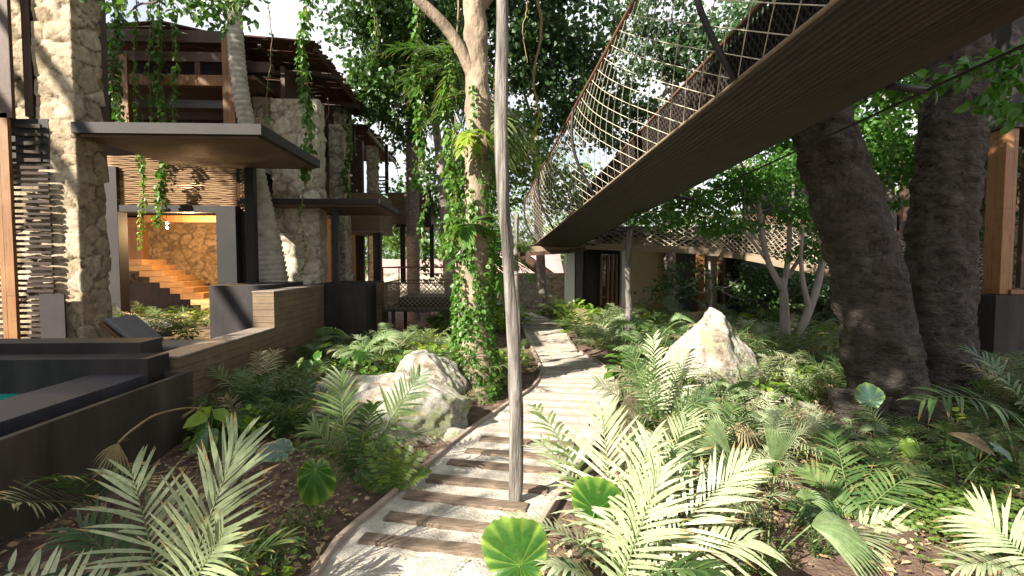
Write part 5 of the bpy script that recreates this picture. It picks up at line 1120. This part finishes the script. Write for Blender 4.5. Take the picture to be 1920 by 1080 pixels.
hero('fan_palm', b, 'pale green fan palm leaning left in front of the fallen log', 'palm', [
    FA(b, P(1370, 848, 4.4), (-.7, 0, .62), .42, n=20, spread=80, normal=tocam(b) + [.2, 0, .3], droop=.1, free=.7), FA(b, P(1395, 790, 4.7), (-.3, -.3, -.6), .22, n=12, spread=120, normal=tocam(b), droop=.3, mat='leaf_dry'), FA(b, P(1300, 860, 4.2), (-1, -.2, .1), .3, n=16, spread=120, normal=(0, -.6, 1), droop=.3)])
b = G(1232, 815)
hero('feather_palm', b, 'dark stemmed feather palm between the path and the pointed boulder', 'palm', [
    FR(b, P(x, y, Y), sg, .32, 22, .02, 'leaf_palm' if k % 2 else 'leaf_sunlit', up=nrm(tocam(b) + [0, 0, 1]), droop=.28, r=.012) for k, (x, y, Y, sg) in enumerate(((1120, 720, 5.5, .2), (1180, 655, 6, .15), (1290, 660, 6.2, .15), (1330, 740, 5.5, .2), (1310, 790, 5.2, .3), (1130, 790, 5.2, .3), (1225, 630, 6.2, .1)))])
b = P(1960, 720, 4.6)
hero('feather_palm', G(1985, 860), 'bright arching frond entering from the right edge before the upright trunk', 'palm', [
    FR(b + (0, 0, -.5), P(1722, 752, 4.4), .30, .36, 18, .03, 'leaf_palm', up=nrm(tocam(b) + [0, 0, 1.5]), droop=.35, a0=70, a1=35), FR(b + (0, 0, -.5), P(1800, 650, 5.2), .3, .3, 18, .03, 'leaf_palm'), FR(b + (0, 0, -.5), P(1760, 880, 4.6), .3, .3, 18, .03, 'leaf_palm')])
b = G(1650, 880)
hero('elephant_ear', b, 'dark bluish heart leaf held up against the leaning trunk', 'plant', [EA(b, P(1632, 752, 4.55), (-.1, 0, .5), tocam(b) + [-.3, 0, .3], .19, 'leaf_blue', cup=.05), EA(b, P(1700, 830, 4.5), (.2, -.3, -.7), tocam(b), .12, 'leaf_lime')])
b = G(1790, 930)
hero('elephant_ear', b, 'grey drooping leaf above the dark ground right of the trunks', 'plant', [FA(b, P(1775, 812, 4.0), (.95, -.1, -.15), .34, n=12, spread=40, normal=(0, -.5, 1), droop=.15, free=.9, mat='leaf_dry'), EA(b, P(1870, 840, 4.1), (.8, 0, -.2), (0, -.6, 1), .14, 'leaf_blue')])
b = G(1600, 985)
hero('feather_palm', b, 'dark feather palm spreading low at the foot of the leaning trunk', 'palm', [
    FR(b, P(x, y, Y), sg, .27, 22, .024, m_, up=nrm(tocam(b) + [0, 0, 1.2]), droop=.25, r=.008) for x, y, Y, sg, m_ in ((1510, 880, 4.2, .2, 'leaf_palm'), (1560, 800, 4.6, .15, 'leaf_palm'), (1660, 820, 4.5, .15, 'leaf_palm'), (1750, 880, 4.1, .25, 'leaf_palm'), (1500, 960, 3.7, .25, 'leaf_palm'), (1720, 1010, 3.5, .3, 'leaf_sunlit'), (1620, 1060, 3.2, .3, 'leaf_sunlit'), (1700, 930, 3.9, .2, 'leaf_palm'))])
b = P(1990, 1130, 2.7)
hero('feather_palm', G(1990, 1160), 'pale frond tip in the lower right corner above the clover', 'palm', [FR(b, P(1830, 960, 3.0), .25, .36, 22, .022, up=nrm(tocam(b) + [0, 0, 1]), droop=.3), FR(b, P(1800, 1060, 2.7), .25, .3, 22, .02, up=UP, droop=.35)])
b = G(520, 905)
hero('fallen_branch', b, 'small fallen grey stick on the bare soil left of the upright heart leaf', 'branch', [lambda: ('twig', (lambda d: (d.tube([G(410, 945) + (0, 0, .03), G(450, 905) + (0, 0, .06), G(520, 868) + (0, 0, .1)], [.02, .014, .008], 6), d)[1])(D()), ['bark_grey'])])

# ------------------------------------------------------------------ fallen leaves and clover
def inpoly_pts(n, lo, hi, dens=None, clear=.05):
    out = []
    while len(out) < n:
        p = rng.uniform(lo, hi, (n * 2, 2)); q = p[pathdist(p) > clear]; 
        if dens is not None: q = q[dens(q) > rng.random(len(q))]
        out.extend(q.tolist())
    return np.array(out[:n])
q = inpoly_pts(15000, (-3.3, 2.3), (7.5, 9.5), lambda q: .35 + .65 * (vnoise(np.c_[q, q[:, :1] * 0], 1.4, 9) > 0)); C = np.c_[q, .012 + .05 * rng.random(len(q))]
d = D(); C[:, 2] += .045 * vnoise(np.c_[q, q[:, :1] * 0], 1.3) + .02 * vnoise(np.c_[q, q[:, :1] * 0], 5, 3)
A = rng.normal(0, 1, C.shape) * [1, 1, .25]; oval_leaves(d, C, A, rng.normal(0, .35, C.shape) + UP, rng.uniform(.02, .075, len(C)), .28); q2 = inpoly_pts(1500, (-1.5, 2.3), (3.2, 12), None, -.6); C2 = np.c_[q2, np.full(len(q2), .03)]; oval_leaves(d, C2, rng.normal(0, 1, C2.shape) * [1, 1, .1], rng.normal(0, .2, C2.shape) + UP, rng.uniform(.008, .04, len(C2)), .3)
solo('leaf_litter', d, M['litter'], (0, 0, 0), 'brown fallen leaves scattered over the soil of the beds', 'leaf litter', kind='stuff')
q = []
for (x, y), k_, sg in (((3.7, 3.6), 700, .4), ((4.0, 4.0), 500, .5), ((4.3, 3.2), 300, .3), ((4.8, 4.6), 300, .5), ((-.9, 3.3), 200, .3), ((-1.6, 6.2), 350, .6), ((1.7, 4.6), 420, .45), ((2.6, 5.5), 420, .5)): q.append(rng.normal(0, sg, (k_, 2)) + (x, y))
q = np.concatenate(q); q = q[pathdist(q) > .08]; d = D(); n_ = len(q); hgt = rng.uniform(.05, .14, n_); top = np.c_[q + rng.normal(0, .02, (n_, 2)), hgt]; bt = np.c_[q, hgt * 0]
for a_, b_2 in zip(bt, top): d.tube([a_, b_2], .0018, 3, 1, cap=False)
for k_ in range(4):
    az = rng.random(n_) * 6.28 * .1 + k_ * 1.571; oval_leaves(d, top, np.stack([np.cos(az), np.sin(az), .1 + 0 * az], 1), rng.normal(0, .2, (n_, 3)) + UP, rng.uniform(.022, .042, n_), .46)
solo('clover', d, [M['cover'], M['stem']], (0, 0, 0), 'low pale clover carpet on thin stems among the fallen leaves', 'ground cover', kind='stuff')

# ------------------------------------------------------------------ unseen trees added left and behind to shade and dapple the garden
SD = np.array(SUN_DIR)
def shade_tree(base, cl, lab, n, size=.17):
    t = empty('canopy_tree', (*base, 0), lab, 'tree', 'unseen trees added for shade behind the viewpoint'); top = np.mean([c for c, r in cl], 0)
    trunk('trunk', [(*base, -.2), ((base[0] + top[0]) / 2 , (base[1] + top[1]) / 2, top[2] * .5), top], [.3, .22, .1], M['bark_dark'], t, 12, 16, .12)
    for c, r in cl: trunk('limb', [(top + (base[0], base[1], 3)) / 2, (np.asarray(c) + top) / 2 - (0, 0, .3), c], [.14, .09, .03], M['bark_dark'], t, 7, 10, .1)
    crown(cl, n, 44, .7, size, M['leaf_tree'], t)
def back(p, dist): return np.asarray(p, float) - SD * dist
# ------------------------------------------------------------------ planting
def proj(p):
    q = RM.T @ (np.asarray(p, float) - [0, 0, EYE]); return 960 + q[0] / -q[2] * FPX, 540 - q[1] / -q[2] * FPX
def where(x, y):
    px, py = proj((x, y, .2))
    if y > 11.8 and x > -1.2 and px < 1150: return 'in the far bed where the path bends away'
    if y > 10.5: return 'in front of the netted platform' if px < 850 else 'along the foot of the far pavilion' if px < 1480 else 'in the dark behind the big trunks'
    if px < 960 and pathdist((x, y)) > .05 and x < 1.2:
        if x < -2.4: return 'at the foot of the timber wall'
        if y > 7.6: return 'around the base of the ivy tree' if px > 800 else 'between the grey planter box and the boulders'
        if y > 5.2: return 'beside the left boulders' if px > 600 else 'in the shade below the timber wall end'
        return 'in the bare soil left of the path edging'
    if px > 1540: return 'round the feet of the big trunks' if y > 4.8 else 'on the dappled ground at the lower right'
    if y > 7.8: return 'behind the pointed boulder' if px > 1250 else 'beside the short bridge post'
    if y > 5.5: return 'between the path and the pointed boulder'
    return 'in the bright foreground right of the path'
def scatter(poly_px, n, kinds, smin, smax, mind, parts_below=8.5, z=0, clear=.18, world=False):
    pg_ = np.array([G(*p, z)[:2] for p in poly_px]) if not world else np.array(poly_px); lo, hi = pg_.min(0), pg_.max(0); k = 0; tries = 0; ks = list(kinds); w = np.array([kinds[a] for a in ks], float); w /= w.sum()
    while k < n and tries < n * 60:
        tries += 1; x, y = rng.uniform(lo, hi); ins = False; j = len(pg_) - 1
        for i in range(len(pg_)):
            if (pg_[i][1] > y) != (pg_[j][1] > y) and x < (pg_[j][0] - pg_[i][0]) * (y - pg_[i][1]) / (pg_[j][1] - pg_[i][1]) + pg_[i][0]: ins = not ins
            j = i
        if not ins or (z == 0 and pathdist((x, y)) < clear): continue
        if placed and np.min(np.hypot(*(np.array(placed) - (x, y)).T)) < mind: continue
        kd = ks[int(rng.choice(len(ks), p=w))]; wh = 'in the courtyard below the stair' if z else where(x, y)
        place(kd, x, y, rng.uniform(smin, smax), z, lab=LOOK[kd] + ' ' + wh, group=LOOK[kd] + 's ' + wh, parts=(y < parts_below)); k += 1
# left bed (denser towards the back), world coordinates
scatter([(-3.2, 6.6), (-3.2, 11.3), (-1.2, 11.8), (.1, 9.5), (-.3, 7.4), (-1.2, 6.9)], 62, {'feather_palm': 4, 'broad_bush': 3, 'elephant_ear': 3, 'fan_palm': 2, 'narrow_shrub': 1, 'lime_bush': 1, 'fern': 1, 'strap_clump': 1}, .65, 1.15, .30, world=True)
scatter([(-2.2, 8.6), (-2.6, 11.0), (-1.0, 11.2), (-.6, 9.0)], 12, {'lime_bush': 3, 'pale_palm': 2}, .8, 1.2, .2, world=True)
scatter([(-3.3, 5.9), (-3.3, 7.2), (-1.7, 6.9), (-2.0, 5.7), (-2.9, 5.2)], 20, {'feather_palm': 2, 'narrow_shrub': 3, 'broad_bush': 1, 'elephant_ear': .7, 'lime_bush': .5}, .5, .9, .24, world=True)
scatter([(-1.0, 6.3), (-.4, 7.4), (.5, 7.6), (.2, 6.6), (-.5, 5.6)], 14, {'narrow_shrub': 3, 'fern': 2, 'feather_palm': 1, 'broad_bush': 1}, .4, .7, .22, world=True)
scatter([(-.2, 7.6), (.2, 10.5), (1.0, 11), (.9, 8.2), (.5, 7.4)], 16, {'broad_bush': 2, 'fern': 1, 'feather_palm': 2, 'strap_clump': 1}, .5, .8, .25, clear=.15, world=True)
scatter([(-1.2, 12), (-1.2, 19), (3.2, 20), (3, 14.5), (1.5, 15.5)], 46, {'lime_bush': 5, 'broad_bush': 3, 'feather_palm': 1}, 1.0, 1.6, .42, world=True)
# right bed
scatter([(2.0, 8.5), (1.6, 12.5), (3.2, 16.5), (6.5, 16.5), (8, 11), (6.0, 8.4)], 88, {'lime_bush': 2.2, 'broad_bush': 3, 'feather_palm': 4, 'fan_palm': 1, 'strap_clump': 1, 'pale_palm': 2.5, 'elephant_ear': 1}, .85, 1.4, .38, world=True)
scatter([(1.5, 6.4), (1.6, 8.4), (5.6, 8.6), (5.2, 6.6), (3.2, 7.2)], 44, {'feather_palm': 3, 'pale_palm': 3, 'broad_bush': 2, 'narrow_shrub': 1, 'strap_clump': 1, 'fern': 1, 'elephant_ear': 1, 'lime_bush': 1}, .55, .95, .28, world=True)
scatter([(3.9, 6.4), (4.0, 8.6), (8, 9), (9, 6), (6.6, 5)], 34, {'feather_palm': 4, 'broad_bush': 1, 'fan_palm': 1, 'narrow_shrub': 1}, .7, 1.1, .34, world=True)
scatter([(.9, 4.9), (1.2, 6.4), (3.0, 6.8), (3.4, 5.4), (2.2, 4.6)], 20, {'pale_palm': 2, 'feather_palm': 1, 'narrow_shrub': 3, 'fern': 1, 'fan_palm': 1}, .45, .8, .26, world=True)
scatter([(1.4, 4.6), (1.6, 6.2), (4.2, 6.4), (4.2, 4.9)], 18, {'pale_palm': 3, 'narrow_shrub': 3, 'fan_palm': 1, 'strap_clump': 1}, .4, .7, .2, world=True)
scatter([(3.2, 4.4), (3.3, 5.4), (5.5, 5.2), (5, 3.8)], 15, {'feather_palm': 3, 'narrow_shrub': 3, 'fern': 1, 'broad_bush': 1}, .4, .65, .3, world=True)
scatter([(.8, 3.0), (1.0, 4.4), (2.4, 4.4), (2.2, 2.8)], 12, {'narrow_shrub': 3, 'fern': 1, 'pale_palm': .6}, .4, .6, .24, world=True)
scatter([(-1.9, 2.7), (-1.6, 3.8), (-.8, 4.0), (-.8, 2.8)], 16, {'narrow_shrub': 4, 'fern': 1, 'lime_bush': 1}, .3, .5, .17, world=True)
def scatter_w(poly, n, kinds, a, b, m, z): 
    global placed
    scatter(poly, n, kinds, a, b, m, 0, z, .1, True)
scatter_w([(-9.8, 9.6), (-11.0, 13.6), (-7.0, 13.8), (-5.4, 9.5)], 46, {'feather_palm': 2, 'strap_clump': 3, 'lime_bush': 1.5, 'broad_bush': 1}, .5, .9, .4, .57)

shade_tree((-13, -1), [(back((-8, 12, 7.0), 10), (2.1, 1.8, .9)), (back((-6, 11, 5.9), 10), (2.0, 1.9, .8)), (back((-5, 3.5, 1), 11), (2.4, 2.6, 1.3)), (back((-4.2, 5.6, .9), 10.5), (1.5, 1.5, 1.2)), (back((-5.5, 1.5, .9), 11), (2, 2, 1.2)), (back((-4.2, 3.2, .8), 14), (1.7, 1.7, 1.2)), (back((-6.5, 5, 1), 12), (1.6, 1.6, 1.0))], 'dense unseen tree added left of the pool to shade the terrace', 700)  # crowns added out of view along the sun's path, darkening deck, gable and roof
shade_tree((-2, -5), [(back((4.6, 5.8, 2.6), 11), (1.8, 1.6, 1.3)), (back((5.6, 6.6, 4.0), 11), (1.8, 1.6, 1.3)), (back((4.8, 5.2, .6), 12), (1.4, 1.2, 1.0)), (back((7.5, 8, 2), 12), (2.2, 2.2, 1.2)), (back((8.9, 9, 1.2), 14), (1.6, 1.5, 1.4)), (back((9, 9.1, 3.6), 9), (1.5, 1.5, 1.0))], 'dense unseen tree added behind the viewpoint to shade the big trunks', 430)
shade_tree((-9, -5), [(back((-2.4, 6.4, 0), 13), (1.2, 1.0, .8)), (back((-1.6, 4.4, 0), 14), (.8, .7, .6))], 'thinner unseen tree added behind the viewpoint to dapple the left bed', 90)

crown([((6, 7, 9.8), (2.6, 2.6, 1.2)), ((9, 10, 10), (2.8, 2.6, 1.2)), ((7.5, 4, 9.5), (2.4, 2.2, 1.2)), ((4, 11, 10.8), (2.4, 2.4, 1.0))], 330, 40, .7, .18, M['leaf_tree'], BT2, name='unseen_upper_crown')  # crown added above the view to block sky light on the right
crown([((0, 9, 10), (2.6, 2.6, 1.1)), ((-3.5, 8, 10.4), (2.2, 2.2, 1.0)), ((1, 4.5, 10.4), (2.2, 2.2, 1.0)), ((-5.5, 11.3, 11.8), (2.6, 2, .9)), ((-1.5, 11.5, 11.6), (2.4, 2, .9))], 330, 40, .7, .17, M['leaf_tree'], T1, name='unseen_upper_crown')  # crown added above the view to cut sky light and carry the vines
